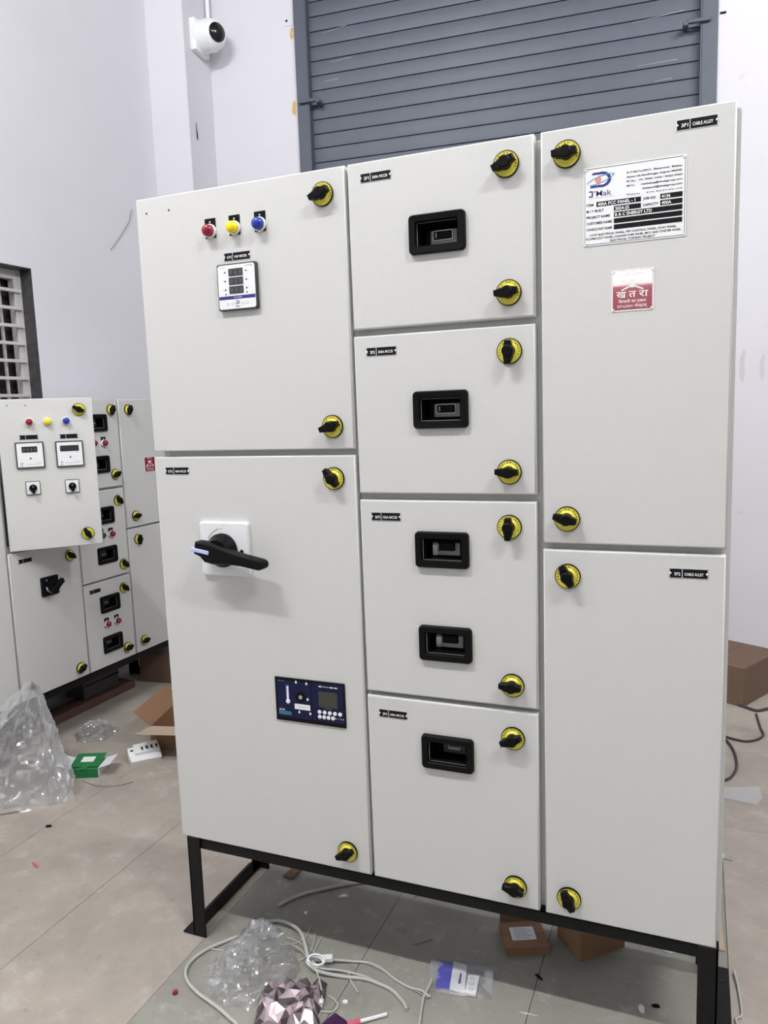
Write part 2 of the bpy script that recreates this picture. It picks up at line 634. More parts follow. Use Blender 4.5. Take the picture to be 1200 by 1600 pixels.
# wall marks
mb = MB()
mb.prism([(p[0], p[1]) for p in rrect(0.06, 0.05, 0.012, 3, -2.085, 3.333)], 0.0, -0.003, WALL)
mb.disc(-2.09, 3.333, [(0.006, -0.003), (0.006, -0.006), (0.003, -0.0065)], BLACKP, 10)
o = back('cover_plate', mb)
tag(o, 'small white blanking plate with a dark screw left of the shutter', 'wall plate')
for (u, z, s, lab) in ((-2.066, 3.27, 0.9, 'upper ochre paint smear on the wall beside the shutter guide'),
                       (-2.071, 2.90, 1.1, 'lower ochre paint smear on the wall beside the shutter guide')):
    mb = MB()
    pts = [(u + s * a, z + s * b) for a, b in ((-0.012, -0.02), (0.0, -0.035), (0.012, -0.02), (0.006, 0.0), (0.013, 0.02), (0.0, 0.035), (-0.008, 0.012))]
    mb.prism(pts, 0.0, -0.0012, OCHRE)
    tag(back('paint_smear', mb), lab, 'smear')
DRIP = mat('faint_wall_stain', (0.585, 0.57, 0.58), 0.8)
for (u, z, sx, lab) in ((0.150, 1.44, 1.0, 'faint beige stain on the wall right of the panel, nearer the panel'), (0.236, 1.43, 0.8, 'faint beige stain on the wall at the right picture edge')):
    mb = MB()
    pts = [(u + sx * a_, z + sx * b_) for a_, b_ in ((-0.012, -0.05), (0.004, -0.085), (0.014, -0.04), (0.010, 0.02), (0.016, 0.06), (0.002, 0.075), (-0.010, 0.03))]
    mb.prism(pts, 0.0, -0.0006, DRIP)
    tag(back('wall_stain', mb), lab, 'stain')
mb = MB()
mb.box((0.02, -0.006, 3.004), (0.045, 0, 3.012), BLACKP, bev=0.001)
tag(back('wall_nail', mb), 'short dark nail in the wall right of the shutter', 'nail')
mb = MB()
mb.tube([(-0.218, -0.004, 2.343), (-0.235, -0.005, 2.31), (-0.245, -0.004, 2.28), (-0.303, -0.004, 2.211), (-0.33, -0.003, 2.18), (-0.394, -0.004, 2.114)], 0.0022, CABLEG, 6)
tag(left('wall_wire', mb), 'thin dark wire hanging on the white wall beside the panel top', 'wire')
mb = MB()
mb.prism([(-0.004, -0.02), (0.004, -0.03), (0.006, -0.005), (0.0, 0.025), (-0.003, 0.06), (-0.005, 0.0)], 0.0, -0.002, BLACKP)
o = mb.build('wall_hole', None, (-1.3235, 2.182, 2.768), (0, 0, R(95)))
tag(o, 'small dark chipped hole in the side of the pillar', 'hole')

# ------------------------------------------------------------------ dome camera
DC = Vector((-1.245, 2.250, 3.268))
dc = empty('security_camera', DC)
tag(dc, 'white dome security camera with black lens window at the pillar corner', 'camera')


def sphere_cap(r, ang, m, n=32, rings=12):
    t = MB()
    t.loft([[(r * math.sin(a) * math.cos(2 * math.pi * k / n), r * math.sin(a) * math.sin(2 * math.pi * k / n), r * math.cos(a)) for k in range(n)]
            for a in [R(ang) * (1 - q / rings) + 0.001 for q in range(rings + 1)]], m)
    return t


mb = MB()
mb.box((-0.095, -0.07, -0.085), (-0.052, 0.075, 0.075), WHITEP, bev=0.010, seg=2)
mb.build('mounting_box', dc, (0, 0, 0), (0, 0, R(5)))
axis = Vector((0.84, -0.43, -0.10)).normalized()
mb = sphere_cap(0.077, 175, WHITEP)
mb.build('camera_body', dc, ang=60)
mb = MB()
mb.tube([(-0.06, 0.0, 0), (-0.03, 0, 0), (0.012, 0, 0)], 0.079, WHITEP, 32, smooth=False)
mb.build('base_ring', dc, (0, 0, 0), (0, 0, R(5)))
mb = sphere_cap(0.0795, 36, BLACKG)
o = mb.build('lens_window', dc, ang=60)
o.rotation_euler = axis.to_track_quat('Z', 'Y').to_euler()
mb = MB()
mb.tube([(-0.075, 0.095, 0.085), (-0.075, 0.095, 1.05)], 0.011, WHITEP, 12, smooth=False)
mb.tube([(-0.075, 0.095, 0.085), (-0.075, 0.095, 0.125)], 0.018, WHITEP, 12, smooth=False)
mb.tube([(-0.075, 0.095, 0.10), (-0.06, 0.07, 0.07), (-0.04, 0.03, 0.05)], 0.008, WHITEP, 8)
mb.build('conduit', dc)

# ------------------------------------------------------------------ electrical panels: part builders
DT = 0.021          # door thickness


def door(panel, x0, x1, z0, z1, holes=(), name='door', loc=None, rz=0.0, label=None):
    """sheet steel door, front at local y = 0, origin at its lower left corner; holes = (x0, x1, z0, z1) in panel coordinates"""
    w, h = x1 - x0, z1 - z0
    c = 0.003
    mb = MB()
    H = [(a - x0, b - x0, e - z0, f - z0) for a, b, e, f in holes]
    xs = sorted({c, w - c} | {v for q in H for v in q[:2]})
    zs = sorted({c, h - c} | {v for q in H for v in q[2:]})
    vv = {}

    def V(x, z):
        if (x, z) not in vv:
            vv[(x, z)] = mb.bm.verts.new((x, 0, z))
        return vv[(x, z)]
    for i in range(len(xs) - 1):
        for k in range(len(zs) - 1):
            cx, cz = (xs[i] + xs[i + 1]) / 2, (zs[k] + zs[k + 1]) / 2
            if any(a < cx < b and e < cz < f for a, b, e, f in H):
                continue
            mb.face((V(xs[i], zs[k]), V(xs[i + 1], zs[k]), V(xs[i + 1], zs[k + 1]), V(xs[i], zs[k + 1])), POWDER)

    def loop(i, y):
        return [(i, y, i), (w - i, y, i), (w - i, y, h - i), (i, y, h - i)]
    mb.loft([loop(0.015, DT), loop(0.0, DT), loop(0, c), loop(c * 0.3, c * 0.3), loop(c, 0)], POWDER, False, False)
    if not H:
        mb.loft([loop(0.015, DT), loop(0.015, 0.003)], POWDERI, False, True)
    d = mb.build(name, panel, loc if loc else (x0, 0, z0), (0, 0, rz), smooth=True, ang=50)
    d['x0'] = x0
    d['z0'] = z0
    if label:
        d['label'] = label
    return d


def at(d, x, z, y=0.0):
    return (x - d['x0'], y, z - d['z0'])


def make_lock_disc():
    mb = MB()
    mb.disc(0, 0, [(0.0238, 0.0), (0.0238, -0.0035), (0.0222, -0.0042)], BLACKP, 32, True, False)
    mb.disc(0, 0, [(0.0222, -0.0042), (0.0215, -0.0036), (0.016, -0.0036), (0.0125, -0.007)], YELLOW, 32, False, True)
    for k in range(14):
        a = R(-20 + 220 * k / 13)
        if k in (5, 8):
            continue
        ca, sa = math.cos(a), math.sin(a)
        mb.prism([((0.0175) * ca - 0.0009 * sa, 0.0175 * sa + 0.0009 * ca), (0.0175 * ca + 0.0009 * sa, 0.0175 * sa - 0.0009 * ca),
                  (0.0195 * ca + 0.0009 * sa, 0.0195 * sa - 0.0009 * ca), (0.0195 * ca - 0.0009 * sa, 0.0195 * sa + 0.0009 * ca)], -0.0036, -0.0039, BLACKINK)
    return mb.mesh('lock_disc')


def make_lock_handle():
    mb = MB()
    mb.disc(0, 0, [(0.0118, -0.004), (0.0118, -0.012), (0.0108, -0.022), (0.0085, -0.0235)], BLACKP, 20)
    pts = [(-0.0205, -0.0048), (-0.011, -0.0082), (0.0, -0.0096), (0.011, -0.0072), (0.0190, -0.0052), (0.0190, 0.0052), (0.011, 0.0072), (0.0, 0.0096),
           (-0.011, 0.0082), (-0.0205, 0.0068)]
    mb.prism(pts, -0.008, -0.022, BLACKP, inset=0.002)
    mb.box((-0.0245, -0.021, -0.0042), (-0.019, -0.011, 0.0068), BLACKP, bev=0.001)
    return mb.mesh('lock_handle')


LD, LH = make_lock_disc(), make_lock_handle()


def latch(d, x, z, ang):
    add('lock_disc', LD, d, at(d, x, z))
    add('lock_handle', LH, d, at(d, x, z), (0, R(-ang), 0))


def make_lens(m):
    mb = MB()
    mb.disc(0, 0, [(0.0124, -0.006), (0.0125, -0.012), (0.0121, -0.0155), (0.0108, -0.0185), (0.0084, -0.0208), (0.0052, -0.0222), (0.002, -0.0228), (0.0004, -0.0229)], m, 20)
    return mb.mesh('lens', ang=60)


def make_lamp_ring():
    mb = MB()
    mb.disc(0, 0, [(0.0148, -0.0005), (0.0148, -0.005), (0.013, -0.0075), (0.0118, -0.0065)], WHITEP, 24, True, True)
    return mb.mesh('lamp_ring')


def make_legend(dot=True):
    mb = MB()
    mb.box((-0.0135, -0.0012, -0.014), (0.0135, 0, 0.0265), BLACKP, bev=0.0004)
    if dot:
        mb.disc(0, 0.019, [(0.0018, -0.0012), (0.0018, -0.0016)], WHITEINK, 8)
    return mb.mesh('legend_plate')


RED_, YEL_, BLU_, GRN_ = make_lens(REDL), make_lens(YELL), make_lens(BLUEL), make_lens(GREENL)
LRING, LEG = make_lamp_ring(), make_legend()


def lamp(d, x, z, lens, legend=True, nm='lamp_lens'):
    if legend:
        add('legend_plate', LEG, d, at(d, x, z))
    add('lamp_ring', LRING, d, at(d, x, z))
    add(nm, lens, d, at(d, x, z))


def nameplate(d, xc, zc, a, b, w=0.062, h=0.0155, split=0.33):
    mb = MB()
    mb.box((-w / 2 - 0.0015, -0.0006, -h / 2 - 0.0012), (w / 2 + 0.0015, 0, h / 2 + 0.0012), SILVER)
    n = 0.0028
    pts = [(-w / 2, -h / 2), (w / 2, -h / 2), (w / 2, -n), (w / 2 - n, 0), (w / 2, n), (w / 2, h / 2), (-w / 2, h / 2), (-w / 2, n), (-w / 2 + n, 0), (-w / 2, -n)]
    # split in left and right halves so that the polygon stays convex enough for a clean cap
    top = [(-w / 2, n), (-w / 2 + n, 0), (w / 2 - n, 0), (w / 2, n), (w / 2, h / 2), (-w / 2, h / 2)]
    bot = [(-w / 2 + n, 0), (-w / 2, -n), (-w / 2, -h / 2), (w / 2, -h / 2), (w / 2, -n), (w / 2 - n, 0)]
    mb.prism(top, -0.0006, -0.0013, BLACKINK)
    mb.prism(bot, -0.0006, -0.0013, BLACKINK)
    for sx in (-1, 1):
        mb.disc(sx * (w / 2 - 0.0006), 0, [(0.0021, -0.0006), (0.0019, -0.002), (0.0008, -0.0026)], WHITEINK, 10)
    xs = -w / 2 + w * split
    mb.rect(xs - 0.0005, xs + 0.0005, -h / 2, h / 2, -0.00145, WHITEINK)
    if a:
        mb.text(a, (-w / 2 + 0.004 + xs) / 2, -0.0008, 0.0058, -0.0015, WHITEINK, width=w * split - 0.010, bold=0.02)
        mb.text(b, (xs + w / 2 - 0.004) / 2 + 0.0008, -0.0008, 0.0052, -0.0015, WHITEINK, width=w * (1 - split) - 0.010, bold=0.02)
    mb.build('nameplate', d, at(d, xc, zc), smooth=False)


def make_bezel():
    mb = MB()
    w, h = 0.112, 0.0735
    o0 = rrect(w, h, 0.008)
    o1 = rrect(w - 0.001, h - 0.001, 0.008)
    o2 = rrect(w - 0.005, h - 0.005, 0.0065)
    i0 = rrect(w - 0.026, h - 0.026, 0.003)
    i1 = rrect(w - 0.030, h - 0.030, 0.002)
    i2 = rrect(w - 0.034, h - 0.034, 0.002)

    def L(p, y):
        return [(a, y, b) for a, b in p]
    mb.loft([L(o0, 0.0), L(o1, -0.007), L(o2, -0.0095), L(i0, -0.0085), L(i1, -0.006), L(i2, 0.046)], BLACKP, False, False)
    return mb.mesh('bezel', ang=40)


def make_breaker(kind):
    mb = MB()
    mb.box((-0.06, 0.047, -0.04), (0.06, 0.075, 0.04), BLACKP)
    if kind == 'wide':
        mb.box((-0.024, 0.030, -0.0155), (0.03, 0.047, 0.0115), MIDGREY, bev=0.0015)
        mb.prism(rrect(0.040, 0.0185, 0.003, 3, 0.002, 0.001), 0.030, 0.0275, SILVER)
        mb.prism(rrect(0.0375, 0.016, 0.0025, 3, 0.002, 0.001), 0.030, 0.0268, BLACKP)
        mb.box((-0.012, 0.0235, -0.004), (-0.009, 0.027, 0.006), MIDGREY)
    elif kind == 'low':
        mb.box((-0.03, 0.030, -0.0175), (0.028, 0.047, 0.009), MIDGREY, bev=0.0015)
        mb.box((-0.018, 0.024, -0.0065), (0.018, 0.031, 0.011), BLACKP, bev=0.002)
        mb.box((-0.030, 0.0295, -0.0175), (-0.020, 0.030, 0.004), SILVER)
        mb.box((-0.0165, 0.0225, -0.004), (-0.0145, 0.0245, 0.008), MIDGREY)
    else:
        mb.box((-0.02, 0.030, -0.014), (0.03, 0.047, 0.016), DKGREY, bev=0.0015)
        mb.box((-0.008, 0.0255, -0.004), (0.02, 0.031, 0.013), MIDGREY, bev=0.0015)
        mb.box((-0.006, 0.0245, 0.002), (0.018, 0.026, 0.0105), DKGREY, bev=0.001)
    return mb.mesh('breaker')


BZ = make_bezel()
BRK = {k: make_breaker(k) for k in ('wide', 'low', 'small')}
HW, HH = 0.080, 0.042          # opening cut in the door for a bezel


def bezel(d, x, z, kind):
    add('bezel', BZ, d, at(d, x, z))
    if kind:
        add('breaker', BRK[kind], d, at(d, x, z))


def hole(x, z):
    return (x - HW / 2, x + HW / 2, z - HH / 2, z + HH / 2)


def logo(mb, x, z, s, y):
    """swoosh mark: dark D arc, pale blue orbit, coral disc; s = overall width"""
    q = s / 0.046
    n = 14
    out, inn = [], []
    for k in range(n + 1):
        a = R(115 - 230 * k / n)
        out.append((x + q * (0.003 + 0.0145 * math.cos(a) * 1.1), z + q * (0.013 * math.sin(a))))
        inn.append((x + q * (0.002 + 0.0105 * math.cos(a) * 1.1), z + q * (0.0088 * math.sin(a))))
    for k in range(n):
        mb.quad([(p[0], y, p[1]) for p in (out[k], out[k + 1], inn[k + 1], inn[k])], NAVYINK)
    mb.quad([(x - q * 0.014, y, z + q * 0.0088), (x - q * 0.003, y, z + q * 0.0088), (x - q * 0.003, y, z + q * 0.0125), (x - q * 0.012, y, z + q * 0.0125)], NAVYINK)
    mb.quad([(x - q * 0.017, y, z - q * 0.0125), (x - q * 0.003, y, z - q * 0.0125), (x - q * 0.003, y, z - q * 0.0088), (x - q * 0.015, y, z - q * 0.0088)], NAVYINK)
    mb.disc(x - q * 0.003, z, [(q * 0.0055, y), (q * 0.0055, y - 0.00005)], CORALINK, 16)
    a0, a1 = [], []
    for k in range(25):
        a = R(-160 + 320 * k / 24 + 10)
        ex, ez = 0.0235 * math.cos(a), 0.0062 * math.sin(a)
        wd = 0.75 + 0.25 * (0.5 - 0.5 * math.cos(2 * math.pi * k / 24))
        c, s2 = math.cos(R(16)), math.sin(R(16))
        a0.append((x + q * (ex * c - ez * s2), z + q * (ex * s2 + ez * c)))
        ex2, ez2 = 0.0218 * wd * math.cos(a) / 0.78 if False else 0.0222 * math.cos(a), 0.0045 * math.sin(a)
        a1.append((x + q * (ex2 * c - ez2 * s2), z + q * (ex2 * s2 + ez2 * c)))
    for k in range(24):
        mb.quad([(p[0], y - 0.0001, p[1]) for p in (a0[k], a0[k + 1], a1[k + 1], a1[k])], CYANINK)


def hole_mark(d, x, z):
    mb = MB()
    mb.disc(0, 0, [(0.0022, -0.0002), (0.0022, -0.0005)], BLACKINK, 10)
    mb.build('drilled_hole', d, at(d, x, z))


def panel_body(panel, x0, x1, z0, z1, depth, posts, rails):
    """sheet steel carcass: back, sides, top, bottom and the mullions behind the door gaps"""
    mb = MB()
    y0, t = DT + 0.002, 0.003
    mb.box((x0, depth - t, z0), (x1, depth, z1), POWDERI)
    mb.box((x0 + 0.0004, y0 + 0.001, z0), (x0 + t, depth, z1), POWDER)
    mb.box((x1 - t, y0 + 0.001, z0), (x1 - 0.0004, depth, z1), POWDER)
    mb.box((x0, y0 + 0.0005, z1 - t), (x1, depth, z1), POWDER)
    mb.box((x0, y0 + 0.0005, z0), (x1, depth, z0 + t), GLAND)
    for (a, b, e, f) in posts:
        mb.box((a, y0, e), (b, y0 + 0.02, f), POWDER)
    for (a, b, e, f) in rails:
        mb.box((a, y0 + 0.0012, e), (b, y0 + 0.019, f), POWDER)
    return mb.build('carcass', panel)


def stand(panel, x0, x1, h, depth, sides=True, slot=True):
    """black angle-iron base frame"""
    a = 0.036
    t = 0.005
    for (nm, p, q) in (('front_rail', (x0, 0.006, h - 0.030), (x1, 0.006 + t, h)), ('rear_rail', (x0, depth - t, h - a), (x1, depth, h))):
        mb = MB()
        mb.box(p, q, BLACKM, bev=0.001)
        yy = (p[1], p[1] + a) if nm == 'front_rail' else (q[1] - a, q[1])
        mb.box((x0, yy[0], h - t), (x1, yy[1], h), BLACKM)
        mb.build(nm, panel)
    for sx, xa in ((1, x0), (-1, x1)):
        for (ya, sy) in ((0.0, 1), (depth, -1)):
            mb = MB()
            xs = sorted((xa, xa + sx * a))
            ys = sorted((ya, ya + sy * t))
            mb.box((xs[0], ys[0], 0.0), (xs[1], ys[1], h), BLACKM, bev=0.001)
            xs2 = sorted((xa, xa + sx * t))
            ys2 = sorted((ya, ya + sy * a))
            mb.box((xs2[0], ys2[0], 0.0), (xs2[1], ys2[1], h), BLACKM, bev=0.001)
            mb.build('leg', panel)
        # side rail along the floor, horizontal flange outwards with a slot
        mb = MB()
        xs = sorted((xa, xa + sx * t))
        mb.box((xs[0], 0.005, 0.0), (xs[1], depth - 0.005, a), BLACKM)
        xo = sorted((xa + sx * 0.002, xa - sx * 0.032))
        mb.box((xo[0], -0.0, 0.0), (xo[1], depth, t), BLACKM, bev=0.001)
        for yy in (0.045, depth - 0.045):
            c = (xo[0] + xo[1]) / 2
            mb.box((c - 0.01, yy - 0.005, t), (c + 0.01, yy + 0.005, t + 0.0008), GASKET)
        mb.build('floor_rail', panel)
        mb = MB()
        mb.box((xs[0], 0.01, h - a), (xs[1], depth - 0.01, h), BLACKM)
        mb.build('side_rail', panel)


# ------------------------------------------------------------------ main panel
P = empty('control_panel', (0, 0, 0))
tag(P, 'large light grey electrical control panel with eight doors on a black stand', 'control panel')
XA, XB, XC, XD, XE, XF = 0.0, 0.5072, 0.5144, 0.8797, 0.8919, 1.2101
ZT, Z0 = 1.7655, 0.2655
panel_body(P, 0.012, 1.2175, Z0 + 0.001, ZT - 0.006, 0.31,
           [(0.012, 0.03, Z0, 1.75), (0.485, 0.535, Z0, 1.75), (0.865, 0.908, Z0, 1.75), (1.185, 1.2175, Z0 + 0.001, ZT - 0.006)],
           [(0.02, 0.50, 1.185, 1.222), (0.52, 0.87, 1.42, 1.463), (0.52, 0.87, 1.09, 1.133), (0.52, 0.87, 0.67, 0.708), (0.90, 1.2, 1.0, 1.042),
            (0.02, 1.2, Z0, Z0 + 0.03), (0.02, 1.2, 1.735, 1.757)])
stand(P, 0.014, 1.214, Z0, 0.31)

# --- upper left door
d = door(P, XA, XB, 1.2099, ZT)
latch(d, 0.459, 1.717, 22)
latch(d, 0.460, 1.257, 20)
for x, l in ((0.191, RED_), (0.251, YEL_), (0.313, BLU_)):
    lamp(d, x, 1.6765, l)
hole_mark(d, 0.027, 1.733)
hole_mark(d, 0.087, 1.733)
nameplate(d, 0.253, 1.6195, '1F1', 'VAF METER')
# voltmeter / ammeter / frequency meter
mb = MB()
mb.prism(rrect(0.096, 0.096, 0.004, 3), 0.0, -0.009, DKGREY, inset=0.001)
mb.build('meter_case', d, at(d, 0.2535, 1.556))
mb = MB()
mb.prism(rrect(0.0905, 0.0905, 0.005, 3), -0.009, -0.0096, WHITEP)
y = -0.0098
for k, zz in enumerate((0.0295, 0.0115, -0.0065)):
    mb.box((-0.018, -0.0105, zz - 0.0075), (0.0165, -0.0096, zz + 0.0075), SEGBG)
    for q in range(3):
        mb.text('8', -0.0118 + 0.0112 * q, zz, 0.0105, -0.0107, SEGA, width=0.0072)
mb.rect(-0.0445, 0.0445, -0.0255, -0.0185, y, NAVYINK)
mb.text('VAF METER', 0.002, -0.022, 0.003, y - 0.0001, WHITEINK)
for xx, zz in ((-0.0275, 0.0305), (-0.0275, 0.0125), (-0.0275, -0.0055), (-0.0275, -0.0145), (0.0245, 0.0305), (0.0245, 0.0125), (0.0245, -0.0045), (0.0245, -0.0135)):
    mb.disc(xx, zz, [(0.0017, y), (0.0015, y - 0.0004)], BLACKINK, 10)
for t_, xx, zz in (('V', -0.0315, 0.0305), ('A', -0.0315, 0.0125), ('Hz', -0.0325, -0.0055), ('R', 0.0285, 0.0305), ('Y', 0.0285, 0.0125), ('B', 0.0285, -0.0045)):
    mb.text(t_, xx, zz, 0.0024, y, GREYINK)
mb.text('INDICATOR', -0.033, 0.0405, 0.0022, y, GREYINK, width=0.012)
mb.text('VAF METER', 0.032, 0.0405, 0.0022, y, BLACKINK, width=0.018)
logo(mb, 0.0, -0.0325, 0.013, y)
mb.text("D'Mak", 0.0, -0.0405, 0.003, y, BLACKINK, bold=0.01)
for xx in (-0.0235, -0.0125, 0.0125, 0.0235):
    mb.prism(rrect(0.007, 0.007, 0.002, 2, xx, -0.0335), -0.0096, -0.0102, WHITEINK)
    mb.ring(xx, -0.0335, 0.0018, 0.0024, -0.0103, GREYINK, 12)
mb.build('meter_face', d, at(d, 0.2535, 1.556), smooth=False)

# --- lower left door
d = door(P, XA, XB, Z0, 1.1971)
latch(d, 0.458, 1.149, -50)
latch(d, 0.453, 0.312, 28)
nameplate(d, 0.0615, 1.1655, '1F2', '400A MCCB', split=0.36)
# rotary isolator
hx, hz = 0.1815, 0.990
mb = MB()
mb.prism(rrect(0.127, 0.123, 0.007), 0.0, -0.010, WHITEP, inset=0.003)
mb.ring(0, 0.002, 0.0435, 0.0448, -0.0102, BLACKINK, 40) if False else None
for k in range(8):
    a = R(95 + 8 * k)
    mb.quad([(0.044 * math.cos(a + s1 * 0.035), -0.0102, 0.002 + (0.044 + s2) * math.sin(a + s1 * 0.035)) if False else
             ((0.044 + s2) * math.cos(a + s1 * 0.04), -0.0102, 0.002 + (0.044 + s2) * math.sin(a + s1 * 0.04)) for s1, s2 in ((-1, 0), (1, 0), (1, 0.0022), (-1, 0.0022))], BLACKINK if k > 1 else GREYINK)
mb.text('I', 0.0, 0.0535, 0.005, -0.0102, GREYINK, bold=0.02)
mb.disc(0.046, -0.004, [(0.0048, -0.0102), (0.0044, -0.0108)], BLACKINK, 14)
mb.build('isolator_plate', d, at(d, hx, hz))
mb = MB()
mb.disc(0, 0, [(0.0385, -0.010), (0.0385, -0.017), (0.0365, -0.020), (0.030, -0.030), (0.027, -0.038)], BLACKP, 36)
mb.build('isolator_hub', d, at(d, hx - 0.003, hz - 0.002))
mb = MB()
up_ = [(-0.052, 0.016), (-0.030, 0.0185), (0.0, 0.017), (0.03, 0.0125), (0.07, 0.0105), (0.110, 0.0105)]
arc = [(0.112 + 0.0115 * math.sin(R(18 * k)), 0.0105 * math.cos(R(18 * k))) for k in range(1, 10)]
lo_ = [(0.110, -0.0105), (0.07, -0.0115), (0.03, -0.0165), (0.0, -0.024), (-0.022, -0.024), (-0.036, -0.014), (-0.052, -0.011)]
mb.prism(up_ + arc + lo_, -0.030, -0.058, BLACKP, inset=0.003)
mb.build('isolator_handle', d, at(d, hx + 0.004, hz - 0.002), (0, R(11), 0), ang=40)
mb = MB()
mb.box((-0.060, -0.0605, -0.0042), (-0.012, -0.048, 0.0042), PALEBLUE, bev=0.001)
mb.build('handle_pointer', d, at(d, hx + 0.004, hz - 0.002), (0, R(9), 0))
# electronic trip controller
cx, cz = 0.376, 0.6525
w2, h2 = 0.0865, 0.0505
mb = MB()
mb.box((-w2, -0.0035, -h2), (w2, 0.0, h2), BLACKP, bev=0.001)
mb.build('controller_case', d, at(d, cx, cz))
mb = MB()
y = -0.0036
mb.rect(-w2 + 0.006, 0.004, -h2 + 0.009, h2 - 0.006, y, NAVY)
mb.rect(0.006, w2 - 0.003, -h2 + 0.009, h2 - 0.004, y, DKGREY if False else NAVY)
y -= 0.0003
mb.prism(rrect(0.046, 0.036, 0.003, 3, 0.046, 0.010), y, y - 0.0006, DKGREY)
mb.prism(rrect(0.041, 0.031, 0.002, 3, 0.046, 0.010), y - 0.0006, y - 0.0012, LCD)
for k in range(5):
    mb.disc(0.024 + 0.0125 * k, -0.0195 + 0.0000 * k, [(0.0046, y), (0.0046, y - 0.001), (0.0036, y - 0.0015)], WHITEP, 14)
for k in range(4):
    mb.disc(0.024 + 0.0108 * k, -0.0305, [(0.0046, y), (0.0046, y - 0.001), (0.0036, y - 0.0015)], WHITEP, 14)
for k in range(4):
    mb.disc(0.063 + 0.006 * k, -0.0305, [(0.0013, y), (0.0012, y - 0.0006)], WHITEP if k != 1 else GREYINK, 8)
mb.rect(0.024, 0.070, 0.0385, 0.0395, y, WHITEINK)
for xx in (0.027, 0.055, 0.066):
    mb.prism(rrect(0.006, 0.0028, 0.0008, 2, xx, 0.039), y, y - 0.0003, WHITEINK)
mb.text('MEASURE', 0.046, -0.0105, 0.0016, y, GREYINK, width=0.016)
# lever, lock, white label, side print
mb.prism(rrect(0.010, 0.048, 0.002, 2, -0.0545, 0.012), y, y - 0.0002, NAVYINK)
mb.prism(rrect(0.0044, 0.034, 0.0016, 2, -0.0535, 0.015), y, y - 0.002, WHITEP)
mb.disc(-0.0535, -0.0035, [(0.0052, y), (0.0052, y - 0.002), (0.004, y - 0.003)], WHITEP, 16)
mb.disc(-0.022, 0.0085, [(0.0115, y), (0.0115, y - 0.0006)], BLACKP, 20)
mb.disc(-0.022, 0.0085, [(0.0048, y - 0.0006), (0.0040, y - 0.002)], MIDGREY, 16)
for xx, zz in ((-0.032, 0.043), (-0.006, 0.042), (-0.027, -0.0255), (0.0005, -0.0265), (-0.0045, 0.006)):
    mb.prism([(xx - 0.002, zz - 0.003), (xx + 0.002, zz - 0.003), (xx + 0.0025, zz + 0.001), (xx, zz + 0.0035), (xx - 0.0022, zz + 0.001)], y, y - 0.0004, WHITEINK)
mb.prism(rrect(0.039, 0.0125, 0.0008, 2, -0.0185, -0.0135), y, y - 0.0003, WHITEP)
mb.text('ON/OFF', -0.0185, -0.0135, 0.003, y - 0.0004, GREYINK, width=0.022)
mb.text('AH-E', -0.071, -0.024, 0.0042, y, WHITEINK, width=0.014, bold=0.02)
for k in range(3):
    mb.rect(-0.079, -0.047, -0.0355 + 0.003 * k, -0.0340 + 0.003 * k, y, CYANINK)
mb.text('TRIP UNIT', -0.070, 0.0425, 0.0025, y, CYANINK, width=0.018)
mb.build('controller_face', d, at(d, cx, cz), smooth=False)

# --- middle column doors
mid = [
    # z0, z1, bezels [(x, z, breaker kind)], locks [(z, angle)], plate
    (1.4484, ZT, [(0.6965, 1.616, 'wide')], [(0.830, 1.720, 24), (0.832, 1.494, 7)], (0.574, 1.735, '2F1', '200A MCCB')),
    (1.1184, 1.4349, [(0.6950, 1.2845, 'wide')], [(0.832, 1.388, 90), (0.829, 1.162, 0)], (0.574, 1.403, '2F2', '200A MCCB')),
    (0.6941, 1.1044, [(0.6910, 1.006, 'low'), (0.6935, 0.812, 'low')], [(0.828, 1.056, 91), (0.830, 0.739, -2)], (0.572, 1.0705, '2F3', '125A MCCB')),
    (Z0, 0.6835, [(0.6925, 0.578, 'small')], [(0.830, 0.629, 24), (0.831, 0.310, -8)], (0.573, 0.6475, '2F4', '100A MCCB')),
]
for z0, z1, bz, lk, npt in mid:
    d = door(P, XC, XD, z0, z1, [hole(b[0], b[1]) for b in bz])
    for b in bz:
        bezel(d, *b)
    for l in lk:
        latch(d, *l)
    nameplate(d, *npt)

# --- upper right door
d = door(P, XE, XF, 1.0272, ZT)
latch(d, 0.938, 1.721, 4)
latch(d, 0.937, 1.074, -12)
nameplate(d, 1.1495, 1.739, '3F1', 'CABLE ALLEY')
# maker's rating plate
lw, lh = 0.168, 0.1315
mb = MB()
mb.prism(rrect(lw, lh, 0.001, 1), 0.0, -0.0012, WHITEP)
y = -0.0014
for (a, b, e, f) in ((-lw / 2 + 0.002, lw / 2 - 0.002, lh / 2 - 0.0028, lh / 2 - 0.002), (-lw / 2 + 0.002, lw / 2 - 0.002, -lh / 2 + 0.002, -lh / 2 + 0.0028),
                     (-lw / 2 + 0.002, -lw / 2 + 0.0027, -lh / 2 + 0.002, lh / 2 - 0.002), (lw / 2 - 0.0027, lw / 2 - 0.002, -lh / 2 + 0.002, lh / 2 - 0.002)):
    mb.rect(a, b, e, f, y, BLACKINK)
for sx in (-1, 1):
    for sz in (-1, 1):
        mb.disc(sx * (lw / 2 - 0.004), sz * (lh / 2 - 0.004), [(0.0022, -0.0012), (0.0018, -0.0024)], SILVER, 10)


def lx(v):
    return -lw / 2 + v * lw


def lz(v):
    return lh / 2 - v * lh


logo(mb, lx(0.165), lz(0.165), 0.046, y)
mb.text('®', lx(0.30), lz(0.115), 0.005, y, GREYINK)
mb.text("'Mak", lx(0.195), lz(0.335), 0.0095, y, NAVYINK, width=0.029, bold=0.006)
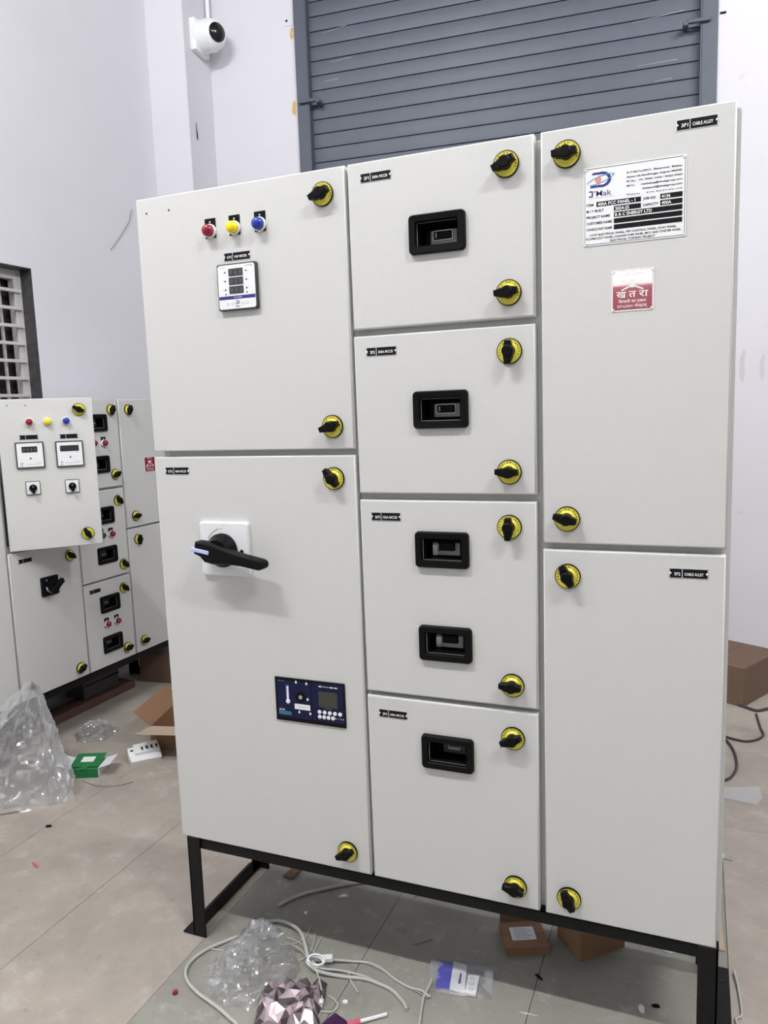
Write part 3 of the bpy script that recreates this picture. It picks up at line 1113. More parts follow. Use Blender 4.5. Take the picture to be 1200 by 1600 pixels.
# the letter before it is a D without its stem
dz = lz(0.337)
for (a, b, e, f) in ((0.053, 0.09, 0.0032, 0.0052), (0.053, 0.09, -0.0052, -0.0032)):
    mb.rect(lx(a), lx(b), dz + e, dz + f, y, NAVYINK)
mb.rect(lx(0.082), lx(0.096), dz - 0.0045, dz + 0.0045, y, NAVYINK)
mb.rect(lx(0.05), lx(0.30), lz(0.393), lz(0.390), y, GREYINK)
rows = [('5-7+8/12,GIDC  Electronic  Estate,', 0.125), ('Sector-26,Gandhinagar Gujarat 382028.', 0.18), ('Ph No :  +91 70960 12306 / 94263 09423', 0.235)]
for t_, v in rows:
    mb.text(t_, lx(0.43), lz(v), 0.0029, y, BLACKINK, align='L', width=0.53 * lw, bold=0.028)
mb.text('Mail To :', lx(0.43), lz(0.29), 0.0029, y, BLACKINK, align='L', bold=0.028)
mb.text('marketing@dmakgroup.com', lx(0.96), lz(0.29), 0.0029, y, BLACKINK, align='R', width=0.39 * lw, bold=0.028)
mb.text('dmkpanel@dmakgroup.com', lx(0.96), lz(0.345), 0.0029, y, BLACKINK, align='R', width=0.38 * lw, bold=0.028)
mb.text('W e b s i t e', lx(0.43), lz(0.40), 0.0029, y, BLACKINK, align='L', width=0.125 * lw, bold=0.028)
mb.text('w w w . d m a k i n d i a . c o m', lx(0.96), lz(0.40), 0.0026, y, BLACKINK, align='R', width=0.34 * lw, bold=0.028)
bars = [('ITEM', 0.475, 0.03, 0.13, 0.57, '400A PCC PANEL - 1'), ('M / Y BUILT', 0.555, 0.03, 0.305, 0.57, '2024-25'), ('PROJECT NAME', 0.632, 0.03, 0.305, 0.965, 'B & C ENERGY LTD'),
        ('CUSTOMER NAME', 0.71, 0.03, 0.305, 0.965, ''), ('CONSULTANT NAME', 0.788, 0.03, 0.305, 0.965, ''),
        ('JOB NO', 0.475, 0.59, 0.755, 0.965, '4136'), ('CAPACITY', 0.555, 0.59, 0.755, 0.965, '400A')]
for t_, v, a, b, c, val in bars:
    mb.text(t_, lx(a), lz(v), 0.0042, y, BLACKINK, align='L', maxw=(b - a) * lw - 0.003, bold=0.028)
    mb.rect(lx(b), lx(c), lz(v) - 0.0041, lz(v) + 0.0041, y, BLACKINK)
    if val:
        mb.text(val, lx(b) + 0.002, lz(v), 0.0052, y - 0.0002, WHITEINK, align='L', maxw=(c - b) * lw - 0.005, bold=0.025)
for t_, v, wd in (('LT/HT ELECTRICAL PANEL, VFD CONTROL PANEL, HVAC PANEL,', 0.862, 0.85), ('PLC/PMCC/ICV PANEL, CHANGE OVER PANEL, MCC AND STARTER PANEL', 0.908, 0.93),
                  ('ELECTRICAL TURNKEY PROJECT', 0.953, 0.44)):
    mb.text(t_, lx(0.49), lz(v), 0.0034, y, BLACKINK, width=wd * lw, bold=0.028)
mb.build('rating_plate', d, at(d, 1.051, 1.6265), smooth=False)


def danger_sign(d, x, z, s=0.0705, h=0.0705):
    mb = MB()
    mb.prism(rrect(s, h, 0.0012, 2), 0.0, -0.001, WHITEP)
    mb.prism(rrect(s - 0.005, h - 0.005, 0.001, 2), -0.001, -0.0013, DRED)
    y = -0.0015
    k = s / 0.0705
    for sx in (-1, 1):
        for sz in (-1, 1):
            mb.disc(sx * (s / 2 - 0.0035), sz * (h / 2 - 0.0035), [(0.0022, -0.001), (0.0018, -0.0026)], SILVER, 10)
    mb.text('सावधान', 0, 0.0275 * k, 0.0052 * k, y, WHITEINK, width=0.034 * k, bold=0.01)
    # skull and crossed bones
    mb.disc(0, 0.0125 * k, [(0.0062 * k, y), (0.0062 * k, y - 0.0001)], WHITEINK, 16)
    mb.rect(-0.0034 * k, 0.0034 * k, 0.0045 * k, 0.0095 * k, y - 0.0002, WHITEINK)
    for sx in (-1, 1):
        mb.disc(sx * 0.0024 * k, 0.012 * k, [(0.0015 * k, y - 0.0003), (0.0015 * k, y - 0.0004)], DRED, 8)
        a = R(24 * sx)
        c, s_ = math.cos(a), math.sin(a)
        mb.quad([(c * u - s_ * v, y, 0.0085 * k + s_ * u + c * v) for u, v in ((-0.02 * k, -0.0012 * k), (0.02 * k, -0.0012 * k), (0.02 * k, 0.0012 * k), (-0.02 * k, 0.0012 * k))], WHITEINK)
    for t_, xx, zz, hh, ww in (('ख', -0.0185, -0.0062, 0.0115, 0.0165), ('त', 0.0, -0.0060, 0.0115, 0.0125), ('रा', 0.0185, -0.0062, 0.0115, 0.0155),
                               ('िबजली का दबाव', 0, -0.0185, 0.0048, 0.046), ('४१५/४४० वोल्टस्', 0, -0.0265, 0.0048, 0.050)):
        mb.text(t_, xx * k, zz * k, hh * k, y, WHITEINK, width=ww * k, bold=0.012)
    o = mb.build('danger_sign', d, at(d, x, z), smooth=False)
    o['label'] = 'red danger sign with white skull and lettering'
    return o


danger_sign(d, 1.050, 1.4795)
# --- lower right door
d = door(P, XE, XF, Z0, 1.0142)
latch(d, 0.938, 0.965, -62)
latch(d, 0.939, 0.308, -62)
nameplate(d, 1.1495, 0.980, '3F2', 'CABLE ALLEY')

# earthing bolt on the right flank
mb = MB()
mb.tube([(0, 0, 0), (0.026, 0, 0)], 0.004, BOLT, 8, smooth=False)
mb.tube([(0.004, 0, 0), (0.010, 0, 0)], 0.0085, BOLT, 6, smooth=False)
o = mb.build('earth_bolt', P, (1.2175, 0.20, 0.335))

# ------------------------------------------------------------------ second panel along the left wall
Q = empty('control_panel', (-1.2, 1.0, 0), R(88))
tag(Q, 'smaller light grey electrical control panel by the left wall, one door ajar', 'control panel')
QZ0, QZ1 = 0.222, 1.373
panel_body(Q, -0.745, 0.565, QZ0, QZ1 - 0.006, 0.31,
           [(-0.745, -0.72, QZ0, QZ1 - 0.01), (-0.39, -0.35, QZ0, QZ1 - 0.01), (-0.045, 0.0, QZ0, QZ1 - 0.01), (0.235, 0.285, QZ0, QZ1 - 0.01), (0.54, 0.565, QZ0, QZ1 - 0.01)],
           [(-0.37, -0.03, 0.79, 0.825), (-0.02, 0.25, 0.975, 1.01), (-0.02, 0.25, 0.59, 0.62), (0.26, 0.56, 0.78, 0.815), (-0.745, 0.565, QZ0, QZ0 + 0.03), (-0.745, 0.565, QZ1 - 0.036, QZ1 - 0.01)])
stand(Q, -0.742, 0.562, QZ0, 0.31)
door(Q, -0.745, -0.375, QZ0 + 0.003, QZ1)
d = door(Q, -0.367, -0.026, QZ0 + 0.003, 0.800)
latch(d, -0.078, 0.744, -35)
latch(d, -0.072, 0.266, 30)
nameplate(d, -0.294, 0.764, '', '')
mb = MB()
mb.prism(rrect(0.080, 0.076, 0.004), 0.0, -0.012, BLACKP, inset=0.002)
mb.text('O', -0.02, 0.026, 0.006, -0.0122, WHITEINK, bold=0.02)
mb.build('switch_plate', d, at(d, -0.194, 0.644))
mb = MB()
mb.disc(0, 0, [(0.026, -0.012), (0.024, -0.03)], BLACKP, 24)
mb.prism([(-0.034, -0.008), (0.034, -0.010), (0.038, 0.006), (-0.028, 0.012)], -0.03, -0.048, BLACKP, inset=0.002)
mb.build('switch_handle', d, at(d, -0.188, 0.643), (0, R(-38), 0))
mb = MB()
mb.prism([(-0.022, 0.0), (-0.012, -0.004), (0.006, -0.030), (0.002, -0.032), (-0.02, -0.014)], -0.0125, -0.014, PALEBLUE)
mb.build('switch_window', d, at(d, -0.198, 0.645))

qm = [(0.997, QZ1, [(0.1285, 1.2745), (0.125, 1.098)], [(0.215, 1.329, 70), (0.213, 1.050, 25)], [(0.158, 1.188, 'R'), (0.098, 1.190, 'R')]),
      (0.606, 0.987, [(0.127, 0.879), (0.128, 0.708)], [(0.215, 0.935, -50), (0.220, 0.650, -50)], [(0.158, 0.795, 'R'), (0.103, 0.797, 'G')]),
      (QZ0 + 0.003, 0.598, [(0.1195, 0.4965), (0.118, 0.319)], [(0.208, 0.545, -45), (0.204, 0.272, 15)], [(0.092, 0.410, 'R'), (0.151, 0.410, 'R')])]
for z0, z1, bz, lk, lm in qm:
    d = door(Q, -0.018, 0.254, z0, z1, [hole(*b) for b in bz])
    for b in bz:
        bezel(d, b[0], b[1], 'small')
    for l in lk:
        latch(d, *l)
    for x, z, c in lm:
        lamp(d, x, z, RED_ if c == 'R' else GRN_)
nameplate(d, 0.041, 0.566, '', '')
d = door(Q, 0.264, 0.562, 0.803, QZ1)
latch(d, 0.321, 1.328, 72)
latch(d, 0.319, 0.852, 8)
danger_sign(d, 0.436, 1.076)
d = door(Q, 0.264, 0.562, QZ0 + 0.003, 0.795)
latch(d, 0.322, 0.745, 84)
latch(d, 0.314, 0.273, 10)
# the door that stands ajar: hinged at its left edge
d = door(Q, 0.0, 0.330, 0.809, QZ1, loc=(-0.361, -0.004, 0.809), rz=R(-41.7), label='light grey meter door standing ajar')
latch(d, 0.282, 1.329, -25)
latch(d, 0.277, 0.855, -58)
for x, l in ((0.107, RED_), (0.170, YEL_), (0.234, BLU_)):
    lamp(d, x, 1.288, l, legend=False)
hole_mark(d, 0.038, 1.350)
hole_mark(d, 0.098, 1.349)
nameplate(d, 0.101, 1.232, '', '')
nameplate(d, 0.239, 1.230, '', '')
for k, (x, z) in enumerate(((0.100, 1.166), (0.237, 1.164))):
    mb = MB()
    mb.prism(rrect(0.097, 0.097, 0.003, 3), 0.0, -0.010, DKGREY, inset=0.0015)
    mb.build('meter_case', d, at(d, x, z))
    mb = MB()
    mb.prism(rrect(0.088, 0.088, 0.002, 2), -0.010, -0.0106, WHITEP)
    y = -0.0108
    wd = 0.026 if k == 0 else 0.033
    mb.box((-wd - (0 if k else 0.001), -0.0112, 0.010), (wd, -0.0106, 0.032), SEGBG)
    if k == 0:
        for q in range(4):
            mb.text('8', -0.0185 + 0.0122 * q, 0.021, 0.012, -0.0114, SEGA, width=0.007)
    mb.disc(0.001, -0.0125, [(0.003, y), (0.0028, y - 0.0008)], BLACKINK, 12)
    mb.text('A' if k == 0 else 'kWh', 0.016 if k == 0 else 0.026, 0.004, 0.0032, y, GREYINK)
    mb.text('METER', 0.032, 0.0405, 0.0026, y, GREYINK, width=0.014)
    logo(mb, -0.031, -0.0305, 0.011, y)
    mb.text("D'Mak", -0.031, -0.0395, 0.003, y, BLACKINK, bold=0.01)
    mb.rect(-0.018, 0.036, -0.0345, -0.0335, y, CYANINK)
    mb.text('DIGITAL METER', 0.029, -0.029, 0.0026, y, GREYINK, width=0.02)
    mb.build('meter_face', d, at(d, x, z), smooth=False)
for x, z in ((0.100, 1.043), (0.236, 1.041)):
    mb = MB()
    mb.prism(rrect(0.0495, 0.0505, 0.002, 2), 0.0, -0.006, DKGREY, inset=0.001)
    mb.prism(rrect(0.045, 0.046, 0.0015, 2), -0.006, -0.0065, WHITEP)
    for a in (90, 20, 160, -90):
        mb.text('1' if a == 90 else '2', 0.0185 * math.cos(R(a)), 0.0185 * math.sin(R(a)), 0.003, -0.0067, GREYINK)
    mb.build('switch_plate', d, at(d, x, z))
    mb = MB()
    mb.disc(0, 0, [(0.0138, -0.0065), (0.0138, -0.014), (0.0115, -0.018)], BLACKP, 20)
    mb.prism([(-0.0052, 0.012), (-0.0052, -0.019), (0.0052, -0.019), (0.0052, 0.012)], -0.014, -0.030, BLACKP, inset=0.0015)
    mb.disc(0, 0.006, [(0.0022, -0.0302), (0.002, -0.0306)], SILVER, 8)
    mb.build('switch_knob', d, at(d, x, z), (0, R(-4), 0))

# ------------------------------------------------------------------ things on the floor
def carton(name, loc, rz, w, dp, h, m, label, cat='box', flaps=None, closed=True):
    """closed or open cardboard box, origin at its near left corner on the floor"""
    e = empty(name, loc, rz)
    tag(e, label, cat)
    t = 0.003
    mb = MB()
    mb.box((0, 0, 0), (w, t, h), m)
    mb.box((0, dp - t, 0), (w, dp, h), m)
    mb.box((0, t, 0), (t, dp - t, h), m)
    mb.box((w - t, t, 0), (w, dp - t, h), m)
    mb.box((t, t, 0), (w - t, dp - t, t), m)
    mb.build('box_body', e, smooth=False)
    if closed:
        for a, b in ((0.0, dp / 2 - 0.0008), (dp / 2 + 0.0008, dp)):
            mb = MB()
            mb.box((0.0, a, h), (w, b, h + t), m, bev=0.0008)
            mb.build('top_flap', e, smooth=False)
    for f in (flaps or []):
        side, ang, ln, fm = f
        mb = MB()
        if side in 'FB':
            mb.box((0.003, 0, -t / 2), (w - 0.003, ln, t / 2), fm)
            o = mb.build('flap', e, (0, 0 if side == 'F' else dp, h), (0, 0, 0), smooth=False)
            o.rotation_euler = (R(180 + ang) if side == 'F' else R(ang), 0, 0)
            if side == 'F':
                o.rotation_euler = (R(180 - ang), 0, 0)
        else:
            mb.box((0, 0.003, -t / 2), (ln, dp - 0.003, t / 2), fm)
            o = mb.build('flap', e, (0 if side == 'L' else w, 0, h), (0, 0, 0), smooth=False)
            o.rotation_euler = (0, R(180 + ang), 0) if side == 'L' else (0, R(-ang), 0)
    return e


# small labelled carton and its neighbour under the panel
b1 = carton('small_carton', (0.765, 0.186, 0), R(24), 0.102, 0.095, 0.017, CARD, 'small brown carton with a white printed label under the big panel', closed=True,
            flaps=[('B', 65, 0.02, CARDD)])
mb = MB()
mb.box((0.020, 0.026, 0.0201), (0.078, 0.072, 0.0207), WHITEP)
for k in range(5):
    mb.rect(0, 0, 0, 0, 0, WHITEP) if False else None
    mb.quad([(0.028, 0.031 + 0.008 * k, 0.0210), (0.062 + 0.008 * (k % 2), 0.031 + 0.008 * k, 0.0210), (0.062 + 0.008 * (k % 2), 0.033 + 0.008 * k, 0.0210), (0.028, 0.033 + 0.008 * k, 0.0210)], GREYINK)
o = mb.build('carton_label', b1, smooth=False)
carton('cardboard_box', (0.930, 0.226, 0), R(43), 0.125, 0.095, 0.066, CARD, 'plain pale brown box without label under the big panel', closed=True)
# big carton on the right by the wall
carton('cardboard_box', (1.358, 1.962, 0), R(62), 0.34, 0.30, 0.165, CARDD, 'dark brown cardboard box on the floor by the wall at right', closed=True)
# open carton behind the left edge of the panel
c = carton('open_carton', (-0.800, 0.850, 0), R(14), 0.30, 0.30, 0.095, CARD, 'open brown carton with raised flaps between the two panels', closed=False,
           flaps=[('F', 10, 0.125, CARDL), ('B', 60, 0.13, CARD), ('L', 42, 0.085, CARD)])  # front flap gets paler card: the light it catches is in its colour
carton('cardboard_box', (-1.365, 1.47, 0), R(8), 0.20, 0.20, 0.145, CARDD, 'reddish brown carton in the shade under the smaller panel')

# green box with white flaps
g = empty('product_box', (-0.930, 0.555, 0), R(22))
tag(g, 'small open green and white product box beside the clear bag', 'box')
mb = MB()
mb.box((0, 0, 0), (0.105, 0.09, 0.034), GREENB, bev=0.001)
mb.box((0.1045, 0.001, 0.001), (0.1058, 0.089, 0.033), WHITEP)
mb.build('box_body', g, smooth=False)
mb = MB()
mb.box((0.0, 0.0, 0.0), (0.105, 0.085, 0.0016), GREENB)
mb.box((0.028, 0.03, 0.0016), (0.074, 0.062, 0.0022), WHITEP)
mb.box((0.040, -0.016, 0.0), (0.066, 0.0, 0.0016), GREENB)
o = mb.build('lid', g, (0, 0.012, 0.036), (R(9), 0, 0), smooth=False)
for (x, rot, nm) in ((0.106, R(-16), 'r'), (-0.001, R(196), 'l')):
    mb = MB()
    mb.box((0, 0.002, -0.0008), (0.045, 0.088, 0.0008), WHITEP)
    mb.build('end_flap', g, (x, 0, 0.036), (0, rot, 0), smooth=False)

# white terminal module with four slots
a = empty('terminal_module', (-0.800, 0.745, 0.010), R(52))
a.rotation_euler = (R(22), 0, R(52))
tag(a, 'white plastic terminal module with four dark slots on the floor', 'module')
mb = MB()
pts = [(-0.055, -0.040), (0.055, -0.045), (0.060, 0.012), (0.055, 0.040), (-0.055, 0.034), (-0.058, 0.0)]
mb.loft([[(x + 0.04, y, 0.0) for x, y in pts], [(x + 0.04, y, 0.022) for x, y in pts]], WHITEP)
mb.box((0.005, -0.012, 0.022), (0.095, 0.036, 0.034), WHITEP, bev=0.001)
mb.build('module_body', a, smooth=False)
for k in range(4):
    mb = MB()
    mb.box((0.030 + 0.018 * k, -0.002, 0.034), (0.036 + 0.018 * k, 0.016, 0.0345), BLACKP)
    mb.build('slot', a, smooth=False)
mb = MB()
mb.box((-0.008, 0.014, 0.022), (0.002, 0.022, 0.0226), BLACKP)
mb.build('slot', a, smooth=False)


def ridged(q):
    return 1 - 2 * abs(noise.noise(q))


def bag(name, outline, hgt, m, tip=None, seed=0, nu=120, nv=26, fold=0.18, power=0.55, vert=False):
    """crumpled film bag on the floor: base outline, a domed or tented skin with ridged folds"""
    cx = sum(p[0] for p in outline) / len(outline)
    cy = sum(p[1] for p in outline) / len(outline)
    n = len(outline)
    tx, ty = tip if tip else (cx, cy)
    off = Vector((seed * 3.1, seed * 1.7, seed * 2.3))
    t = MB()
    loops = []
    for j in range(nv + 1):
        h = j / nv
        row = []
        for i in range(nu):
            f = i / nu * n
            k = int(f)
            a_ = f - k
            a_ = a_ * a_ * (3 - 2 * a_)
            p = Vector(outline[k % n]).lerp(Vector(outline[(k + 1) % n]), a_)
            c = Vector((cx + (tx - cx) * h, cy + (ty - cy) * h))
            base = p - Vector((cx, cy))
            shrink = (1 - h) ** power if not vert else (1 - h) * 0.75 + 0.25 * (1 - h) ** 0.3
            ph = 2 * math.pi * i / nu
            if vert:
                q = Vector((math.cos(ph) * 2.6, math.sin(ph) * 2.6, h * 3.0)) + off
            else:
                bx, by = base.x * shrink, base.y * shrink
                q = Vector(((bx * 0.8 + by * 0.6) * 9, (by * 0.8 - bx * 0.6) * 30, h * 1.2)) + off
            rd = ridged(q) + 0.45 * ridged(q * 2.7) + 0.2 * ridged(q * 6.0)
            fr = fold * (rd - 0.8) * min(1.0, 0.35 + h * 2.5)
            r2 = c + base * shrink * (1 + fr)
            z = hgt * h * (1 + (0.35 if not vert else 0.10) * (rd - 0.8) * (1 if h > 0.02 else 0)) + 0.0015
            row.append((r2.x - cx, r2.y - cy, max(0.0015, z)))
        loops.append(row)
    t.loft(loops, m)
    return t.build(name, None, (cx, cy, 0), smooth=True, ang=24)


o = bag('plastic_bag', [(0.135, 0.075), (0.180, 0.098), (0.25, 0.055), (0.300, 0.015), (0.335, -0.045), (0.30, -0.10), (0.275, -0.165), (0.215, -0.168), (0.165, -0.150), (0.118, -0.108), (0.140, -0.03)],
        0.075, FILM, seed=1, fold=0.22)
tag(o, 'crumpled clear plastic bag lying among the white cables in front', 'bag')
o = bag('plastic_bag', [(-1.30, 0.40), (-1.15, 0.30), (-0.98, 0.315), (-0.85, 0.38), (-0.79, 0.435), (-0.88, 0.50), (-0.98, 0.56), (-1.10, 0.60), (-1.27, 0.58)],
        0.34, FILM2, tip=(-1.05, 0.54), seed=4, fold=0.30, vert=True, nv=40)
tag(o, 'tall crumpled clear plastic bag standing before the smaller panel', 'bag')
o = bag('plastic_wrap', [(-1.20, 0.86), (-1.12, 0.80), (-1.04, 0.86), (-1.05, 0.95), (-1.13, 0.99), (-1.21, 0.95)], 0.05, FILM, seed=6, fold=0.25, nu=70, nv=16)
tag(o, 'small crumpled clear wrap on the floor behind the green box', 'wrap')

# foil pouch with triangular facets
t = MB()
N, M_ = 11, 10
grid = {}
for i in range(N + 1):
    for j in range(M_ + 1):
        u, v = i / N * 2 - 1, j / M_ * 2 - 1
        hgt = 0.034 * (max(0, 1 - u ** 4) ** 0.5) * (max(0, 1 - v ** 4) ** 0.5)
        jt = Vector((random.uniform(-1, 1), random.uniform(-1, 1), 0)) * 0.0055
        zj = random.uniform(-0.006, 0.012) * (1 if abs(u) < 0.95 and abs(v) < 0.95 else 0)
        grid[i, j] = t.bm.verts.new(Vector((u * 0.070, v * 0.075, max(0.002, hgt + zj))) + jt)
for i in range(N):
    for j in range(M_):
        a_, b_, c_, d_ = grid[i, j], grid[i + 1, j], grid[i + 1, j + 1], grid[i, j + 1]
        tri = ((a_, b_, c_), (a_, c_, d_)) if (i + j) % 2 else ((a_, b_, d_), (b_, c_, d_))
        for k, f in enumerate(tri):
            t.face(f, FOILD if random.random() < 0.3 else FOILP)
bot = [grid[i, 0] for i in range(N + 1)] + [grid[N, j] for j in range(1, M_ + 1)] + [grid[i, M_] for i in range(N - 1, -1, -1)] + [grid[0, j] for j in range(M_ - 1, 0, -1)]
t.face(bot[::-1], FOILP)
o = t.build('foil_pouch', None, (0.362, -0.135, 0.0), (0, 0, R(20)), smooth=False)
tag(o, 'crinkled pinkish silver foil pouch with a triangle pattern', 'pouch')

# harness of white cables
hn = empty('cable_harness', (0.36, 0.0, 0))
tag(hn, 'bundle of loose white cables tied together in front of the panel', 'cable')


def cable(pts, r, m, parent=hn, z=None, name='cable', base=(0.36, 0.0)):
    P3 = []
    n = len(pts)
    for i, p in enumerate(pts):
        zz = (p[2] if len(p) > 2 else r + 0.0005)
        P3.append((p[0] - base[0], p[1] - base[1], zz))
    t_ = MB()
    t_.tube(P3, r, m, 8, 5)
    return t_.build(name, parent, ang=60)


cable([(0.338, 0.0, 0.02), (0.296, 0.051, 0.03), (0.256, 0.087, 0.02), (0.212, 0.108, 0.01), (0.175, 0.107), (0.153, 0.08), (0.131, 0.036), (0.105, 0.001), (0.081, -0.035), (0.068, -0.077),
       (0.074, -0.114), (0.1, -0.142), (0.141, -0.163), (0.185, -0.177), (0.222, -0.189), (0.254, -0.202), (0.274, -0.21), (0.30, -0.23)], 0.0042, CABLE)
cable([(0.36, 0.015, 0.014), (0.422, 0.04, 0.006), (0.466, 0.053), (0.501, 0.047), (0.546, 0.025), (0.585, 0.013), (0.612, 0.013), (0.638, 0.002)], 0.0030, CABLE)
cable([(0.35, -0.015, 0.016), (0.377, -0.019, 0.01), (0.432, -0.008), (0.48, 0.002), (0.517, -0.001), (0.551, -0.009), (0.576, -0.025), (0.593, -0.038), (0.601, -0.05)], 0.0042, CABLE)
cable([(0.35, -0.005, 0.02), (0.372, -0.01, 0.012), (0.414, 0.005, 0.006), (0.444, 0.01), (0.485, 0.009), (0.53, -0.004)], 0.0030, CABLE)
cable([(0.434, 0.016), (0.442, 0.0), (0.457, -0.017), (0.482, -0.039)], 0.0020, CABLE)
cable([(0.44, 0.05), (0.467, 0.051), (0.512, 0.04), (0.558, 0.024), (0.601, 0.009), (0.635, -0.001)], 0.0022, CABLEG)
cable([(0.624, 0.053), (0.625, 0.028), (0.624, -0.003), (0.63, -0.035), (0.638, -0.069), (0.65, -0.11)], 0.0030, CABLE)
for pts in ([(0.278, 0.124), (0.286, 0.09), (0.282, 0.068), (0.265, 0.051), (0.241, 0.039)], [(0.301, 0.106), (0.317, 0.059), (0.32, 0.026), (0.31, 0.006)],
            [(0.322, 0.096), (0.328, 0.049), (0.34, 0.0)], [(0.215, 0.065), (0.257, 0.066), (0.293, 0.057), (0.331, 0.043), (0.351, 0.017)],
            [(0.362, -0.036, 0.045), (0.389, -0.051, 0.03), (0.415, -0.085, 0.015), (0.428, -0.12), (0.43, -0.16)], [(0.426, -0.115), (0.45, -0.109), (0.456, -0.09), (0.442, -0.076), (0.421, -0.069)],
            [(0.079, -0.032), (0.113, -0.027), (0.152, -0.03)], [(0.119, -0.035), (0.127, -0.063), (0.13, -0.09)], [(0.34, 0.0, 0.01), (0.30, 0.03, 0.012), (0.26, 0.02, 0.03)]):
    cable(pts, 0.0018, CABLE, name='wire')
mb = MB()
mb.box((-0.013, -0.008, 0.008), (0.013, 0.008, 0.020), WHITEP, bev=0.002)
mb.build('connector', hn, (0.016, 0.022, 0), (0, 0, R(25)))
mb = MB()
mb.box((-0.008, -0.006, 0.002), (0.008, 0.006, 0.012), WHITEP, bev=0.002)
mb.build('connector', hn, (0.056, -0.096, 0), (0, 0, R(15)))
for k in range(2):
    mb = MB()
    mb.tube([(0.016 * math.cos(R(30 * q)) * 1.3, 0.012 * math.sin(R(30 * q)), 0.018 + 0.006 * k + 0.004 * math.sin(R(30 * q))) for q in range(13)], 0.0025, WHITEP, 6, smooth=False)
    mb.build('cable_tie', hn, (-0.004 + 0.004 * k, -0.002, 0))
for (x, y, rz) in ((0.142, -0.021, -30), (0.258, 0.01, 70)):
    mb = MB()
    mb.box((-0.010, -0.0018, 0.001), (0.010, 0.0018, 0.005), WHITEP, bev=0.001)
    mb.build('wire_tip', hn, (x - 0.36, y, 0.0 if x < 0.2 else 0.05), (0, 0, R(rz)))

# zip bag with cards
zb = empty('zip_bag', (0.68, 0.08, 0))
tag(zb, 'clear zip bag holding blue and white cards below the panel', 'bag')


def flat_poly(pts, z0, z1, m, base):
    t_ = MB()
    t_.loft([[(x - base[0], y - base[1], z0) for x, y in pts], [(x - base[0], y - base[1], z1) for x, y in pts]], m)
    return t_


bz_ = (0.68, 0.08)
flat_poly([(0.639, 0.033), (0.671, 0.036), (0.655, 0.120), (0.624, 0.112)], 0.003, 0.006, BLUEB, bz_).build('blue_card', zb, smooth=False)
t = flat_poly([(0.671, 0.036), (0.706, 0.037), (0.687, 0.121), (0.655, 0.120)], 0.003, 0.0065, WHITEP, bz_)
t.quad([(0.684 - 0.68, 0.058 - 0.08, 0.0067), (0.690 - 0.68, 0.058 - 0.08, 0.0067), (0.684 - 0.68, 0.090 - 0.08, 0.0067), (0.680 - 0.68, 0.090 - 0.08, 0.0067)], NAVYINK)
t.build('white_card', zb, smooth=False)
t = flat_poly([(0.707, 0.034), (0.731, 0.036), (0.724, 0.094), (0.699, 0.088)], 0.003, 0.009, WHITEP, bz_)
for k in range(3):
    cx_, cy_ = 0.7175 - 0.003 * k - 0.68, 0.048 + 0.016 * k - 0.08
    t.loft([[(cx_ + 0.005 * math.cos(R(q * 30)), cy_ + 0.005 * math.sin(R(q * 30)), 0.0092) for q in range(12)], [(cx_ + 0.0035 * math.cos(R(q * 30)), cy_ + 0.0035 * math.sin(R(q * 30)), 0.0092) for q in range(12)]], GREYINK, False, False)
t.build('plastic_insert', zb, smooth=False)
t = MB()
G = 14
vv = {}
cn = [Vector((0.600, 0.118)), Vector((0.745, 0.142)), Vector((0.766, 0.044)), Vector((0.628, 0.018))]
for side in (0, 1):
    for i in range(G + 1):
        for j in range(G + 1):
            u, v = i / G, j / G
            p = (cn[3] * (1 - u) + cn[2] * u) * (1 - v) + (cn[0] * (1 - u) + cn[1] * u) * v
            edge = min(u, 1 - u, v, 1 - v)
            z = 0.0012 + (0.0105 * min(1, edge * 6) + 0.004 * noise.noise(Vector((u * 6, v * 5, 1.0))) * min(1, edge * 6) if side else 0.0)
            vv[side, i, j] = t.bm.verts.new((p.x - bz_[0], p.y - bz_[1], z))
    for i in range(G):
        for j in range(G):
            q = [vv[side, i, j], vv[side, i + 1, j], vv[side, i + 1, j + 1], vv[side, i, j + 1]]
            t.face(q if side else q[::-1], FILM)
t.build('clear_film', zb, ang=50)

# cables and scraps under and around the panel
cable([(0.161, 0.165), (0.181, 0.204), (0.208, 0.239), (0.251, 0.275), (0.292, 0.307), (0.341, 0.337), (0.39, 0.352)], 0.0045, CABLE, parent=None, name='pale_cable', base=(0, 0))
tag(bpy.context.scene.objects['pale_cable'], 'length of pale cable curving across the shaded floor under the panel', 'cable')
cable([(1.33, 1.985), (1.368, 1.955), (1.409, 1.930), (1.446, 1.960), (1.50, 2.0)], 0.006, CABLEB, parent=None, name='black_cable', base=(0, 0))
tag(bpy.context.scene.objects['black_cable'], 'black cable lying along the foot of the dark carton', 'cable')
cable([(1.403, 1.893), (1.409, 1.761), (1.415, 1.685), (1.389, 1.632), (1.349, 1.604), (1.306, 1.613), (1.286, 1.622), (1.2, 1.66)], 0.0045, CABLEB, parent=None, name='looped_cable', base=(0, 0))
tag(bpy.context.scene.objects['looped_cable'], 'dark cable running in a bow before the carton at right', 'cable')
cable([(1.26, 1.63), (1.285, 1.584), (1.306, 1.491), (1.31, 1.385), (1.299, 1.319), (1.275, 1.263), (1.22, 1.22)], 0.0045, CABLEB, parent=None, name='curled_cable', base=(0, 0))
tag(bpy.context.scene.objects['curled_cable'], 'dark cable curling out from behind the panel at right', 'cable')
t = MB()
pts = [(1.15, 1.20), (1.273, 1.204), (1.371, 1.242), (1.378, 1.166), (1.356, 1.111), (1.271, 1.125), (1.15, 1.13)]
t.loft([[(x, y, 0.001) for x, y in pts], [(x, y, 0.006) for x, y in pts]], FILM2)
o = t.build('plastic_strip', smooth=False)
tag(o, 'flat milky plastic strip on the floor right of the panel', 'strip')
